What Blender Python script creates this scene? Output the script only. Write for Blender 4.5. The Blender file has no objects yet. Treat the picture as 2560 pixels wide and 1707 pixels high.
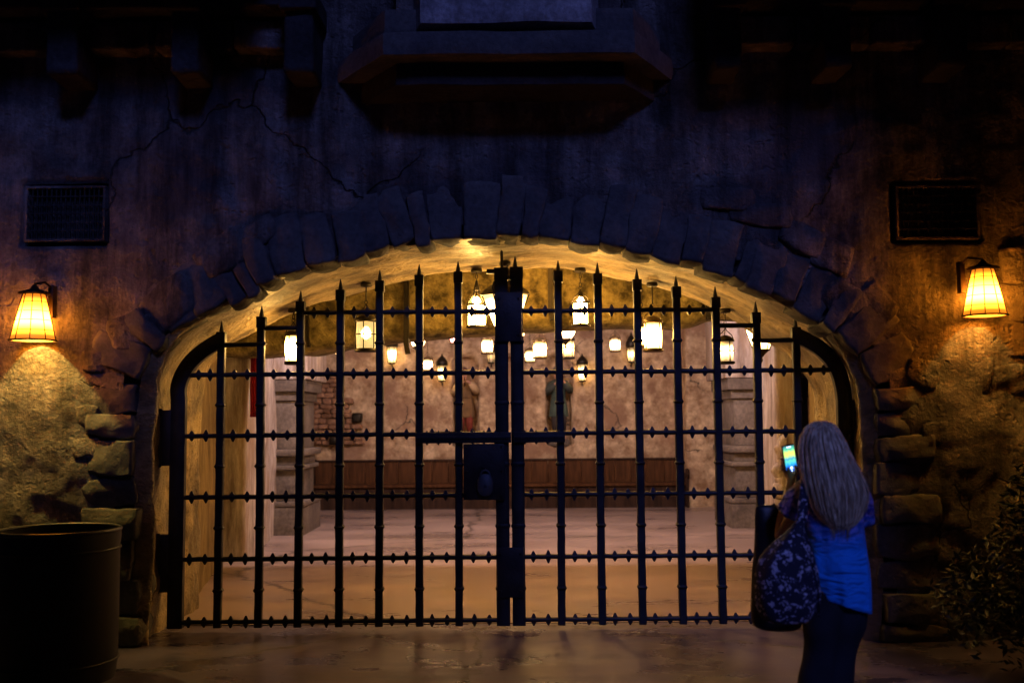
import bpy, bmesh, math, random
from mathutils import Vector, Matrix, noise
R = math.radians
random.seed(7)
S = bpy.context.scene
C = S.collection

# ------------------------------------------------------------------ camera
F = 2560.0
PITCH, ROLL = math.atan(0.077), R(0.46)
CAM = Vector((0, 0, 1.6))
FW = Vector((0, math.cos(PITCH), math.sin(PITCH)))
UP = Vector((0, -math.sin(PITCH), math.cos(PITCH)))
RT = Vector((1, 0, 0))
RC = RT * math.cos(ROLL) - UP * math.sin(ROLL)
UC = RT * math.sin(ROLL) + UP * math.cos(ROLL)
cam = bpy.data.cameras.new('camera'); co = bpy.data.objects.new('camera', cam); C.objects.link(co)
cam.sensor_width = 36; cam.lens = 36; cam.clip_end = 500; cam.clip_start = .05
m3 = Matrix((RC, UC, -FW)).transposed()
co.matrix_world = Matrix.Translation(CAM) @ m3.to_4x4()
S.camera = co
cam.dof.use_dof = True; cam.dof.focus_distance = 8.6; cam.dof.aperture_fstop = 1.5

# ------------------------------------------------------------------ world, sun (dim blue night light), exposure
SUN_EL, SUN_AZ = R(33), R(12)          # azimuth measured from straight behind the camera
w = bpy.data.worlds.new("World"); S.world = w; w.use_nodes = True
nt = w.node_tree; bg = nt.nodes['Background']
sky = nt.nodes.new('ShaderNodeTexSky'); sky.sky_type = 'NISHITA'; sky.sun_disc = False
sky.sun_elevation = SUN_EL; sky.sun_rotation = R(168)
sky.air_density = 1.0; sky.ozone_density = 4
nt.links.new(sky.outputs[0], bg.inputs[0]); bg.inputs[1].default_value = 0.0008
sl = bpy.data.lights.new('sun', 'SUN'); sl.energy = 0.64; sl.angle = R(10); sl.color = (0.19, 0.25, 1.0)
so = bpy.data.objects.new('sun', sl); C.objects.link(so)
sd = Vector((math.sin(SUN_AZ) * math.cos(SUN_EL), -math.cos(SUN_AZ) * math.cos(SUN_EL), math.sin(SUN_EL)))
so.rotation_euler = sd.to_track_quat('Z', 'Y').to_euler()
S.view_settings.view_transform = 'Standard'; S.view_settings.look = 'None'
S.view_settings.exposure = 0; S.view_settings.gamma = 1
S.cycles.sample_clamp_indirect = 2.5
S.cycles.use_denoising = True
S.cycles.max_bounces = 7
S.cycles.diffuse_bounces = 4

# ------------------------------------------------------------------ helpers
def P(px, py, Y):
    u, v = px - 1280.0, 853.5 - py
    c, s = math.cos(ROLL), math.sin(ROLL)
    d = FW * F + RT * (u * c + v * s) + UP * (-u * s + v * c)
    return CAM + d * (Y / d.y)
def nz(x, y, z, s=1.0, seed=0.0):
    return noise.noise(Vector((x * s + seed, y * s - seed * .7, z * s + seed * 1.3)))
def tag(o, label=None, cat=None, group=None, kind=None):
    if label: o['label'] = label
    if cat: o['category'] = cat
    if group: o['group'] = group
    if kind: o['kind'] = kind
    return o
def thing(name, label, cat, loc=(0, 0, 0), group=None):
    o = bpy.data.objects.new(name, None); C.objects.link(o); o.location = loc
    o.empty_display_size = .1
    return tag(o, label, cat, group)
def obj(name, bm, mat, parent=None, smooth=True, ang=None):
    me = bpy.data.meshes.new(name)
    bm.normal_update()
    bm.to_mesh(me); bm.free()
    o = bpy.data.objects.new(name, me); C.objects.link(o)
    for m in (mat if isinstance(mat, (list, tuple)) else [mat]): me.materials.append(m)
    if smooth: me.polygons.foreach_set('use_smooth', [True] * len(me.polygons))
    if ang:
        me.set_sharp_from_angle(angle=R(ang))
    if parent is not None:
        o.parent = parent
        o.matrix_parent_inverse = Matrix.Translation(-parent.location) if parent.type == 'EMPTY' else Matrix()
    return o
def copy_tree(root, delta, label=None):
    r = root.copy(); C.objects.link(r); r.location = root.location + Vector(delta)
    if label: r['label'] = label
    for ch in root.children:
        c = ch.copy(); C.objects.link(c); c.parent = r
        for g in ch.children:
            d = g.copy(); C.objects.link(d); d.parent = c
    return r
NB = bmesh.new
def box(bm, a, b, bev=0.0, rot=None, mi=0):
    a, b = Vector(a), Vector(b); c = (a + b) / 2; s = b - a; s = Vector((abs(s.x), abs(s.y), abs(s.z)))
    t = bmesh.new(); r = bmesh.ops.create_cube(t, size=1.0)
    for v in t.verts: v.co = Vector((v.co.x * s.x, v.co.y * s.y, v.co.z * s.z))
    if bev > 0: bmesh.ops.bevel(t, geom=t.edges[:], offset=min(bev, min(s) * .45), segments=2, affect='EDGES', profile=.6)
    t.verts.index_update(); out = []
    for v in t.verts:
        p = v.co.copy()
        if rot is not None: p = rot @ p
        out.append(bm.verts.new(p + c))
    for f in t.faces:
        g = bm.faces.new([out[v.index] for v in f.verts]); g.material_index = mi
    t.free()
    return out
def sweep(bm, pts, prof, scales=None, up=None, closed_prof=True, cap=True, mi=0):
    """prof: list of (a,b) swept along pts"""
    pts = [Vector(p) for p in pts]; n = len(pts); rings = []
    prev = None
    for i, p in enumerate(pts):
        t = (pts[min(i + 1, n - 1)] - pts[max(i - 1, 0)])
        t = t.normalized() if t.length > 1e-9 else Vector((0, 0, 1))
        if up is not None: ref = Vector(up)
        elif prev is not None: ref = prev
        else: ref = Vector((0, 1, 0)) if abs(t.y) < .9 else Vector((1, 0, 0))
        a = ref.cross(t)
        if a.length < 1e-6: a = Vector((1, 0, 0)).cross(t)
        a.normalize(); b = t.cross(a).normalized(); prev = b if up is None else prev
        s = scales[i] if scales else 1.0
        rings.append([bm.verts.new(p + a * (q[0] * s) + b * (q[1] * s)) for q in prof])
    k = len(prof)
    for i in range(n - 1):
        for j in range(k if closed_prof else k - 1):
            f = bm.faces.new((rings[i][j], rings[i][(j + 1) % k], rings[i + 1][(j + 1) % k], rings[i + 1][j]))
            f.material_index = mi
    if cap and closed_prof:
        for r_, rev in ((rings[0], True), (rings[-1], False)):
            f = bm.faces.new(list(reversed(r_)) if rev else r_); f.material_index = mi
    return rings
def circ(r, n=8): return [(r * math.cos(2 * math.pi * i / n), r * math.sin(2 * math.pi * i / n)) for i in range(n)]
def tube(bm, pts, r, n=8, scales=None, mi=0): return sweep(bm, pts, circ(r, n), scales, mi=mi)
def lathe(bm, c, prof, n=20, rot0=0.0, mi=0, sx=1.0, sy=1.0, cap=True):
    """prof [(r,z)] from c upward"""
    c = Vector(c); rings = []
    for r_, z in prof:
        rings.append([bm.verts.new(c + Vector((max(r_, 1e-4) * sx * math.cos(rot0 + 2 * math.pi * i / n),
                                               max(r_, 1e-4) * sy * math.sin(rot0 + 2 * math.pi * i / n), z))) for i in range(n)])
    for i in range(len(rings) - 1):
        for j in range(n):
            f = bm.faces.new((rings[i][j], rings[i][(j + 1) % n], rings[i + 1][(j + 1) % n], rings[i + 1][j])); f.material_index = mi
    if cap:
        f = bm.faces.new(list(reversed(rings[0]))); f.material_index = mi
        f = bm.faces.new(rings[-1]); f.material_index = mi
    return rings
def torus(bm, c, Rr, r, ax=(0, 0, 1), n=20, m=6, mi=0):
    ax = Vector(ax).normalized(); a = ax.orthogonal().normalized(); b = ax.cross(a); c = Vector(c)
    rings = []
    for i in range(n):
        t = 2 * math.pi * i / n; d = a * math.cos(t) + b * math.sin(t)
        rings.append([bm.verts.new(c + d * (Rr + r * math.cos(2 * math.pi * j / m)) + ax * (r * math.sin(2 * math.pi * j / m))) for j in range(m)])
    for i in range(n):
        for j in range(m):
            f = bm.faces.new((rings[i][j], rings[(i + 1) % n][j], rings[(i + 1) % n][(j + 1) % m], rings[i][(j + 1) % m])); f.material_index = mi
_RT = {}
def rock_template(cuts):
    if cuts not in _RT:
        n = cuts + 1; idx = {}; vs = []; fs = []
        def vid(p):
            k = tuple(round(c, 5) for c in p)
            if k not in idx: idx[k] = len(vs); vs.append(Vector(k))
            return idx[k]
        for ax in range(3):
            for sg in (-1, 1):
                for i in range(n):
                    for j in range(n):
                        q = []
                        for (u, v) in ((i, j), (i + 1, j), (i + 1, j + 1), (i, j + 1)):
                            p = [0, 0, 0]; p[ax] = sg; p[(ax + 1) % 3] = -1 + 2 * u / n; p[(ax + 2) % 3] = -1 + 2 * v / n; q.append(vid(p))
                        fs.append(q if sg > 0 else q[::-1])
        _RT[cuts] = (vs, fs)
    return _RT[cuts]
def rock(bm, c, ax, hs, cuts=6, rnd=.35, amp=.02, seed=0.0, taper=0.0, fr=4.0):
    """rounded irregular block; ax 3 axis vectors, hs half sizes"""
    tv, tf = rock_template(cuts); c = Vector(c); out = []
    hand = ax[0].cross(ax[1]).dot(ax[2]) > 0
    for p in tv:
        q = p * (1 - rnd) + p.normalized() * (rnd * 1.22)
        q.x *= 1 + taper * q.z
        wv = c + ax[0] * (q.x * hs[0]) + ax[1] * (q.y * hs[1]) + ax[2] * (q.z * hs[2])
        d = noise.noise_vector(wv * fr + Vector((seed, seed * .3, -seed)))
        d2 = noise.noise_vector(wv * fr * 3.1 + Vector((-seed, seed, 5)))
        out.append(bm.verts.new(wv + d * amp + d2 * amp * .35))
    for f in tf: bm.faces.new([out[i] for i in (f if hand else f[::-1])])
    return out
def heightgrid(xs, zs, fn, skip=None, plane='xz'):
    """fn(x,z)->Vector; skip(x,z)->bool for faces' centre"""
    bm = NB(); V = [[None] * len(zs) for _ in xs]
    for i, x in enumerate(xs):
        for j, z in enumerate(zs): V[i][j] = bm.verts.new(fn(x, z))
    for i in range(len(xs) - 1):
        for j in range(len(zs) - 1):
            if skip and skip((xs[i] + xs[i + 1]) / 2, (zs[j] + zs[j + 1]) / 2): continue
            bm.faces.new((V[i][j], V[i + 1][j], V[i + 1][j + 1], V[i][j + 1]))
    loose = [v for v in bm.verts if not v.link_faces]
    bmesh.ops.delete(bm, geom=loose, context='VERTS')
    return bm
def frange(a, b, st):
    n = max(1, round((b - a) / st)); return [a + (b - a) * i / n for i in range(n + 1)]

# ------------------------------------------------------------------ materials
def N(t, typ, **kw):
    n = t.nodes.new(typ)
    for k, v in kw.items(): setattr(n, k, v)
    return n
def newmat(name):
    m = bpy.data.materials.new(name); m.use_nodes = True
    t = m.node_tree; return m, t, t.nodes['Principled BSDF']
def stone(name, c1, c2, sc=1.5, drip=0.0, rough=.85, bump=.6, pits=True, cracks=0.0, fine=22, stretch=(1, 1, 1), stain=None, spec=.3, stain_sc=.9, bdist=.03, lo=.35, hi=.65):
    m, t, b = newmat(name); L = t.links.new
    g = N(t, 'ShaderNodeNewGeometry'); mp = N(t, 'ShaderNodeMapping'); mp.inputs['Scale'].default_value = stretch
    L(g.outputs['Position'], mp.inputs['Vector'])
    n1 = N(t, 'ShaderNodeTexNoise'); n1.inputs['Scale'].default_value = sc; n1.inputs['Detail'].default_value = 9; n1.inputs['Roughness'].default_value = .68
    n2 = N(t, 'ShaderNodeTexNoise'); n2.inputs['Scale'].default_value = fine; n2.inputs['Detail'].default_value = 6; n2.inputs['Roughness'].default_value = .7
    L(mp.outputs[0], n1.inputs['Vector']); L(mp.outputs[0], n2.inputs['Vector'])
    r1 = N(t, 'ShaderNodeValToRGB'); r1.color_ramp.elements[0].position = lo; r1.color_ramp.elements[1].position = hi
    r1.color_ramp.elements[0].color = (*c1, 1); r1.color_ramp.elements[1].color = (*c2, 1)
    L(n1.outputs['Fac'], r1.inputs[0])
    mx = N(t, 'ShaderNodeMix', data_type='RGBA', blend_type='MULTIPLY'); mx.inputs['Factor'].default_value = .75
    r2 = N(t, 'ShaderNodeValToRGB'); r2.color_ramp.elements[0].position = .3; r2.color_ramp.elements[1].position = .7
    r2.color_ramp.elements[0].color = (.55, .53, .5, 1); r2.color_ramp.elements[1].color = (1.15, 1.12, 1.1, 1)
    L(n2.outputs['Fac'], r2.inputs[0]); L(r1.outputs[0], mx.inputs['A']); L(r2.outputs[0], mx.inputs['B'])
    col = mx.outputs['Result']
    if stain:
        n3 = N(t, 'ShaderNodeTexNoise'); n3.inputs['Scale'].default_value = stain_sc; n3.inputs['Detail'].default_value = 7; n3.inputs['Roughness'].default_value = .62
        ad = N(t, 'ShaderNodeVectorMath', operation='ADD'); ad.inputs[1].default_value = (13, 7, 3)
        L(mp.outputs[0], ad.inputs[0]); L(ad.outputs[0], n3.inputs['Vector'])
        r3 = N(t, 'ShaderNodeValToRGB'); r3.color_ramp.elements[0].position = .5; r3.color_ramp.elements[1].position = .62
        r3.color_ramp.elements[0].color = (0, 0, 0, 1); r3.color_ramp.elements[1].color = (.85, .85, .85, 1)
        L(n3.outputs['Fac'], r3.inputs[0])
        m3_ = N(t, 'ShaderNodeMix', data_type='RGBA'); m3_.inputs['B'].default_value = (*stain, 1)
        L(r3.outputs[0], m3_.inputs['Factor']); L(col, m3_.inputs['A']); col = m3_.outputs['Result']
    if drip:
        m7 = N(t, 'ShaderNodeMapping'); m7.inputs['Scale'].default_value = (3.2, 3.2, .35); L(g.outputs['Position'], m7.inputs['Vector'])
        n7 = N(t, 'ShaderNodeTexNoise'); n7.inputs['Scale'].default_value = 1.6; n7.inputs['Detail'].default_value = 8; n7.inputs['Roughness'].default_value = .7; L(m7.outputs[0], n7.inputs['Vector'])
        r7 = N(t, 'ShaderNodeValToRGB'); r7.color_ramp.elements[0].position = .38; r7.color_ramp.elements[1].position = .62
        r7.color_ramp.elements[0].color = (1 - drip,) * 3 + (1,); r7.color_ramp.elements[1].color = (1.35, 1.35, 1.38, 1); L(n7.outputs['Fac'], r7.inputs[0])
        m8 = N(t, 'ShaderNodeMix', data_type='RGBA', blend_type='MULTIPLY'); m8.inputs['Factor'].default_value = 1; L(col, m8.inputs['A']); L(r7.outputs[0], m8.inputs['B']); col = m8.outputs['Result']
    hgt = N(t, 'ShaderNodeMath', operation='MULTIPLY_ADD'); hgt.inputs[1].default_value = .45
    L(n2.outputs['Fac'], hgt.inputs[0]); L(n1.outputs['Fac'], hgt.inputs[2]); h = hgt.outputs[0]
    if pits:
        v = N(t, 'ShaderNodeTexVoronoi'); v.inputs['Scale'].default_value = 16
        n4 = N(t, 'ShaderNodeTexNoise'); n4.inputs['Scale'].default_value = 9; n4.inputs['Detail'].default_value = 5
        L(mp.outputs[0], n4.inputs['Vector'])
        am = N(t, 'ShaderNodeVectorMath', operation='MULTIPLY_ADD'); am.inputs[1].default_value = (.16, .16, .16)
        L(n4.outputs['Color'], am.inputs[0]); L(mp.outputs[0], am.inputs[2]); L(am.outputs[0], v.inputs['Vector'])
        mr = N(t, 'ShaderNodeMapRange'); mr.inputs['From Min'].default_value = .0; mr.inputs['From Max'].default_value = .38
        mr.inputs['To Min'].default_value = -.4; mr.inputs['To Max'].default_value = 0
        L(v.outputs['Distance'], mr.inputs['Value'])
        gate = N(t, 'ShaderNodeMapRange'); gate.inputs['From Min'].default_value = .45; gate.inputs['From Max'].default_value = .6
        L(n1.outputs['Fac'], gate.inputs['Value'])
        mu = N(t, 'ShaderNodeMath', operation='MULTIPLY'); L(mr.outputs[0], mu.inputs[0]); L(gate.outputs[0], mu.inputs[1])
        a2 = N(t, 'ShaderNodeMath', operation='ADD'); L(h, a2.inputs[0]); L(mu.outputs[0], a2.inputs[1]); h = a2.outputs[0]
    if cracks > 0:
        v = N(t, 'ShaderNodeTexVoronoi', feature='DISTANCE_TO_EDGE'); v.inputs['Scale'].default_value = cracks
        n5 = N(t, 'ShaderNodeTexNoise'); n5.inputs['Scale'].default_value = 2.2; n5.inputs['Detail'].default_value = 7
        L(mp.outputs[0], n5.inputs['Vector'])
        am = N(t, 'ShaderNodeVectorMath', operation='MULTIPLY_ADD'); am.inputs[1].default_value = (.75, .75, .75)
        L(n5.outputs['Color'], am.inputs[0]); L(mp.outputs[0], am.inputs[2]); L(am.outputs[0], v.inputs['Vector'])
        mr = N(t, 'ShaderNodeMapRange'); mr.inputs['From Min'].default_value = .0; mr.inputs['From Max'].default_value = .007
        mr.inputs['To Min'].default_value = 1; mr.inputs['To Max'].default_value = 0
        L(v.outputs['Distance'], mr.inputs['Value'])
        gt = N(t, 'ShaderNodeMapRange'); gt.inputs['From Min'].default_value = .5; gt.inputs['From Max'].default_value = .56
        n6 = N(t, 'ShaderNodeTexNoise'); n6.inputs['Scale'].default_value = .7; L(mp.outputs[0], n6.inputs['Vector'])
        L(n6.outputs['Fac'], gt.inputs['Value'])
        mu = N(t, 'ShaderNodeMath', operation='MULTIPLY'); L(mr.outputs[0], mu.inputs[0]); L(gt.outputs[0], mu.inputs[1])
        mc = N(t, 'ShaderNodeMix', data_type='RGBA'); mc.inputs['B'].default_value = (.05, .045, .04, 1)
        L(mu.outputs[0], mc.inputs['Factor']); L(col, mc.inputs['A']); col = mc.outputs['Result']
        a3 = N(t, 'ShaderNodeMath', operation='MULTIPLY_ADD'); a3.inputs[1].default_value = -.8
        L(mu.outputs[0], a3.inputs[0]); L(h, a3.inputs[2]); h = a3.outputs[0]
    bp = N(t, 'ShaderNodeBump'); bp.inputs['Strength'].default_value = bump; bp.inputs['Distance'].default_value = bdist
    L(h, bp.inputs['Height']); L(bp.outputs[0], b.inputs['Normal'])
    L(col, b.inputs['Base Color']); b.inputs['Roughness'].default_value = rough
    b.inputs['Specular IOR Level'].default_value = spec
    return m
def simple(name, c, rough=.5, metal=0.0, bump=0.0, bs=60, var=.3, spec=.5, vs=8):
    m, t, b = newmat(name); L = t.links.new
    tc = N(t, 'ShaderNodeTexCoord')
    n = N(t, 'ShaderNodeTexNoise'); n.inputs['Scale'].default_value = vs; n.inputs['Detail'].default_value = 6
    L(tc.outputs['Object'], n.inputs['Vector'])
    r_ = N(t, 'ShaderNodeValToRGB'); r_.color_ramp.elements[0].position = .3; r_.color_ramp.elements[1].position = .7
    r_.color_ramp.elements[0].color = (*[x * (1 - var) for x in c], 1); r_.color_ramp.elements[1].color = (*[min(1, x * (1 + var)) for x in c], 1)
    L(n.outputs['Fac'], r_.inputs[0]); L(r_.outputs[0], b.inputs['Base Color'])
    b.inputs['Roughness'].default_value = rough; b.inputs['Metallic'].default_value = metal; b.inputs['Specular IOR Level'].default_value = spec
    if bump:
        n2 = N(t, 'ShaderNodeTexNoise'); n2.inputs['Scale'].default_value = bs; n2.inputs['Detail'].default_value = 4
        L(tc.outputs['Object'], n2.inputs['Vector'])
        bp = N(t, 'ShaderNodeBump'); bp.inputs['Strength'].default_value = bump; bp.inputs['Distance'].default_value = .004
        L(n2.outputs['Fac'], bp.inputs['Height']); L(bp.outputs[0], b.inputs['Normal'])
    return m
def glow(name, c, st, c2=None, vary=.25, vs=14):
    m, t, b = newmat(name); L = t.links.new
    tc = N(t, 'ShaderNodeTexCoord'); n = N(t, 'ShaderNodeTexNoise'); n.inputs['Scale'].default_value = vs; n.inputs['Detail'].default_value = 3
    L(tc.outputs['Object'], n.inputs['Vector'])
    mr = N(t, 'ShaderNodeMapRange'); mr.inputs['From Min'].default_value = .3; mr.inputs['From Max'].default_value = .7
    mr.inputs['To Min'].default_value = st * (1 - vary); mr.inputs['To Max'].default_value = st * (1 + vary)
    L(n.outputs['Fac'], mr.inputs['Value']); L(mr.outputs[0], b.inputs['Emission Strength'])
    b.inputs['Emission Color'].default_value = (*c, 1); b.inputs['Base Color'].default_value = (.5, .45, .35, 1)
    b.inputs['Roughness'].default_value = .4
    return m

M = {}
M['facade'] = stone('facade_plaster', (.065, .058, .056), (.29, .26, .235), 2.3, .6, .85, 1.0, True, .55, 34, stain=(.075, .07, .075), bdist=.06)
M['archstone'] = stone('arch_stone', (.07, .07, .075), (.16, .15, .14), 2.6, 0, .85, .8, True, 0, 24, bdist=.025)
M['soffit'] = stone('soffit_plaster', (.15, .11, .055), (.56, .42, .22), 2.6, 0, .4, 1.0, True, 0, 24, stretch=(.8, 1.7, 1.4), spec=.6, bdist=.07, lo=.42, hi=.6, stain=(.26, .20, .12))
M['inner'] = stone('inner_wall_plaster', (.12, .085, .035), (.34, .25, .12), 2.4, 0, .7, .6, True, 0, 20, stretch=(1.6, 1.6, .6), bdist=.02)
M['header'] = stone('header_plaster', (.07, .055, .018), (.54, .44, .17), 4.5, 0, .8, .9, True, 0, 22, bdist=.04, lo=.38, hi=.66)
M['pink'] = stone('pink_plaster', (.25, .15, .08), (.72, .55, .35), 4.2, 0, .85, .8, False, .5, 20, stain=(.26, .15, .09), stain_sc=1.1, bdist=.03)
M['pale'] = stone('pale_plaster', (.22, .17, .14), (.66, .58, .52), 3.0, 0, .75, .7, False, 0, 20, stretch=(2.2, 2.2, .35), bdist=.02, stain=(.28, .19, .12), stain_sc=1.6)
M['colstone'] = stone('column_stone', (.09, .072, .06), (.20, .165, .135), 2.5, 0, .8, .4, True, 0, 20, bdist=.015)
M['rubble'] = stone('rubble_stone', (.16, .08, .04), (.36, .21, .13), 5, 0, .85, .6, True, 0, 25, bdist=.02)
M['blocker_dark'] = simple('dark_blocker', (.02, .02, .022), .8)  # kept dark so the added light blockers bounce nothing back
M['panel'] = stone('pale_panel', (.22, .21, .22), (.52, .50, .50), 3, .3, .85, .6, True, 0, 24)
M['darkstone'] = stone('dark_corbel_stone', (.025, .024, .026), (.065, .06, .06), 3, 0, .9, .6, True, 0, 24)
M['iron'] = simple('wrought_iron', (.028, .028, .032), .52, .5, .5, 55, .45, .5)
M['blackmetal'] = simple('lantern_metal', (.03, .024, .016), .45, .7, .2, 60, .4)
M['brass'] = simple('aged_brass', (.16, .11, .05), .4, .8, .2, 60, .4)
M['lock'] = simple('padlock_steel', (.07, .09, .115), .55, .4, .1, 50, .2)

def groundmat(name, c1, c2, rlo, rhi, sc, stretch, crack=.35, patch=None):
    m, t, b = newmat(name); L = t.links.new
    g = N(t, 'ShaderNodeNewGeometry'); mp = N(t, 'ShaderNodeMapping'); mp.inputs['Scale'].default_value = stretch
    L(g.outputs['Position'], mp.inputs['Vector'])
    n1 = N(t, 'ShaderNodeTexNoise'); n1.inputs['Scale'].default_value = sc; n1.inputs['Detail'].default_value = 9; n1.inputs['Roughness'].default_value = .62
    n2 = N(t, 'ShaderNodeTexNoise'); n2.inputs['Scale'].default_value = 110; n2.inputs['Detail'].default_value = 4
    L(mp.outputs[0], n1.inputs['Vector']); L(g.outputs['Position'], n2.inputs['Vector'])
    r1 = N(t, 'ShaderNodeValToRGB'); r1.color_ramp.elements[0].position = .35; r1.color_ramp.elements[1].position = .65
    r1.color_ramp.elements[0].color = (*c1, 1); r1.color_ramp.elements[1].color = (*c2, 1); L(n1.outputs['Fac'], r1.inputs[0])
    v = N(t, 'ShaderNodeTexVoronoi', feature='DISTANCE_TO_EDGE'); v.inputs['Scale'].default_value = crack
    n5 = N(t, 'ShaderNodeTexNoise'); n5.inputs['Scale'].default_value = 2; n5.inputs['Detail'].default_value = 8; n5.inputs['Roughness'].default_value = .65
    L(g.outputs['Position'], n5.inputs['Vector'])
    am = N(t, 'ShaderNodeVectorMath', operation='MULTIPLY_ADD'); am.inputs[1].default_value = (.6, .6, .6)
    L(n5.outputs['Color'], am.inputs[0]); L(g.outputs['Position'], am.inputs[2]); L(am.outputs[0], v.inputs['Vector'])
    mr = N(t, 'ShaderNodeMapRange'); mr.inputs['From Max'].default_value = .006; mr.inputs['To Min'].default_value = .85; mr.inputs['To Max'].default_value = 0
    L(v.outputs['Distance'], mr.inputs['Value'])
    mc = N(t, 'ShaderNodeMix', data_type='RGBA'); mc.inputs['B'].default_value = (.02, .018, .016, 1)
    L(mr.outputs[0], mc.inputs['Factor']); L(r1.outputs[0], mc.inputs['A']); L(mc.outputs['Result'], b.inputs['Base Color'])
    rr = N(t, 'ShaderNodeMapRange'); rr.inputs['From Min'].default_value = .35; rr.inputs['From Max'].default_value = .65
    rr.inputs['To Min'].default_value = rlo; rr.inputs['To Max'].default_value = rhi
    L(n1.outputs['Fac'], rr.inputs['Value']); L(rr.outputs[0], b.inputs['Roughness'])
    hh = N(t, 'ShaderNodeMath', operation='MULTIPLY_ADD'); hh.inputs[1].default_value = .3; L(n2.outputs['Fac'], hh.inputs[0]); L(n1.outputs['Fac'], hh.inputs[2])
    h3 = N(t, 'ShaderNodeMath', operation='MULTIPLY_ADD'); h3.inputs[1].default_value = -.6; L(mr.outputs[0], h3.inputs[0]); L(hh.outputs[0], h3.inputs[2])
    bp = N(t, 'ShaderNodeBump'); bp.inputs['Strength'].default_value = .6; bp.inputs['Distance'].default_value = .012
    L(h3.outputs[0], bp.inputs['Height']); L(bp.outputs[0], b.inputs['Normal'])
    return m
M['ground'] = groundmat('worn_paving', (.030, .026, .050), (.11, .09, .165), .18, .52, 1.3, (1, 1.6, 1))
M['floor'] = groundmat('inner_floor', (.20, .15, .135), (.37, .275, .235), .24, .46, .9, (.6, 1.5, 1), .12)

# ------------------------------------------------------------------ arch outline (front edge, world x,z at Y=7.5)
YF = 7.5
AP = [(347, 1000), (357, 935), (385, 880), (430, 835), (520, 780), (599, 742), (690, 700), (792, 663), (899, 636), (1041, 612), (1160, 602), (1270, 598),
      (1380, 600), (1490, 610), (1577, 624), (1738, 656), (1843, 697), (1950, 745), (2075, 822), (2130, 880), (2170, 945), (2187, 1020)]
AP = [P(x, y, YF) for x, y in AP]
AP = [Vector((p.x, 0, p.z)) for p in AP]
xl, xr = AP[0].x, AP[-1].x
def catmull(pts, n):
    out = []
    for i in range(len(pts) - 1):
        p0, p1, p2, p3 = pts[max(i - 1, 0)], pts[i], pts[i + 1], pts[min(i + 2, len(pts) - 1)]
        for k in range(n):
            t = k / n
            out.append(.5 * ((2 * p1) + (p2 - p0) * t + (2 * p0 - 5 * p1 + 4 * p2 - p3) * t * t + (3 * p1 - p0 - 3 * p2 + p3) * t ** 3))
    out.append(pts[-1]); return out
crv = [Vector((xl, 0, 0)), Vector((xl, 0, AP[0].z * .5))] + catmull(AP, 8) + [Vector((xr, 0, AP[-1].z * .5)), Vector((xr, 0, 0))]
def resample(pts, step):
    L_ = [0]
    for a, b in zip(pts, pts[1:]): L_.append(L_[-1] + (b - a).length)
    n = max(2, round(L_[-1] / step)); out = []; j = 0
    for i in range(n + 1):
        s = L_[-1] * i / n
        while j < len(pts) - 2 and L_[j + 1] < s: j += 1
        t = (s - L_[j]) / max(1e-9, L_[j + 1] - L_[j]); out.append(pts[j].lerp(pts[j + 1], t))
    return out, L_[-1]
ARC, ALEN = resample(crv, .05)
def arcpt(s):
    f = max(0, min(1, s / ALEN)) * (len(ARC) - 1); i = min(int(f), len(ARC) - 2); p = ARC[i].lerp(ARC[i + 1], f - i)
    k = 3; t = (ARC[min(i + k, len(ARC) - 1)] - ARC[max(i - k + 1, 0)]).normalized()
    return p, t, Vector((-t.z, 0, t.x))     # outward normal (left side -> -x)
def zs(x):
    best = 0
    for a, b in zip(ARC, ARC[1:]):
        if min(a.x, b.x) <= x <= max(a.x, b.x) and abs(b.x - a.x) > 1e-6:
            best = max(best, a.z + (b.z - a.z) * (x - a.x) / (b.x - a.x))
    return best
def inside(x, z, off=0.0):
    if x <= xl - off or x >= xr + off: return False
    cx = (xl + xr) / 2
    if off:
        sx = (xr - xl) / (xr - xl + 2 * off); x = cx + (x - cx) * sx; z = z - off
    return z < zs(max(xl + 1e-4, min(xr - 1e-4, x)))

# ------------------------------------------------------------------ ground and floor
bm = NB(); box(bm, (-60, -60, -.5), (60, 8.25, 0))
tag(obj('ground', bm, M['ground'], smooth=False), 'worn dark paving with cracks in front of the gate', 'paving', kind='structure')
bm = heightgrid(frange(-8, 8, .25), frange(8.25, 21, .25), lambda x, y: Vector((x, y, .006 + .004 * nz(x, y, 0, .8))))
tag(obj('floor', bm, M['floor']), 'smooth tinted floor behind the gate', 'floor', kind='structure')

# ------------------------------------------------------------------ facade
fac = thing('stone_facade', 'dark rough plastered facade pierced by the wide gateway arch', 'facade', (0, YF, 0))
vl0, vl1 = P(65, 597, YF), P(257, 470, YF)
vr0, vr1 = P(2250, 592, YF), P(2440, 468, YF)
def fy(x, z):
    y = YF + .035 * nz(x, 0, z, .9) + .028 * nz(x, 3, z, 2.3) + .014 * nz(x, 9, z, 6) + .007 * nz(x, 5, z, 15)
    for a, b in ((vl0, vl1), (vr0, vr1)):
        if a.x - .05 < x < b.x + .05 and a.z - .05 < z < b.z + .05: y = YF + .12
    return y
bm = heightgrid(frange(-6.2, 6.2, .028), frange(0, 6.6, .028), lambda x, z: Vector((x, fy(x, z), z)), lambda x, z: inside(x, z, .12))
obj('plaster_wall', bm, M['facade'], fac)
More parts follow.
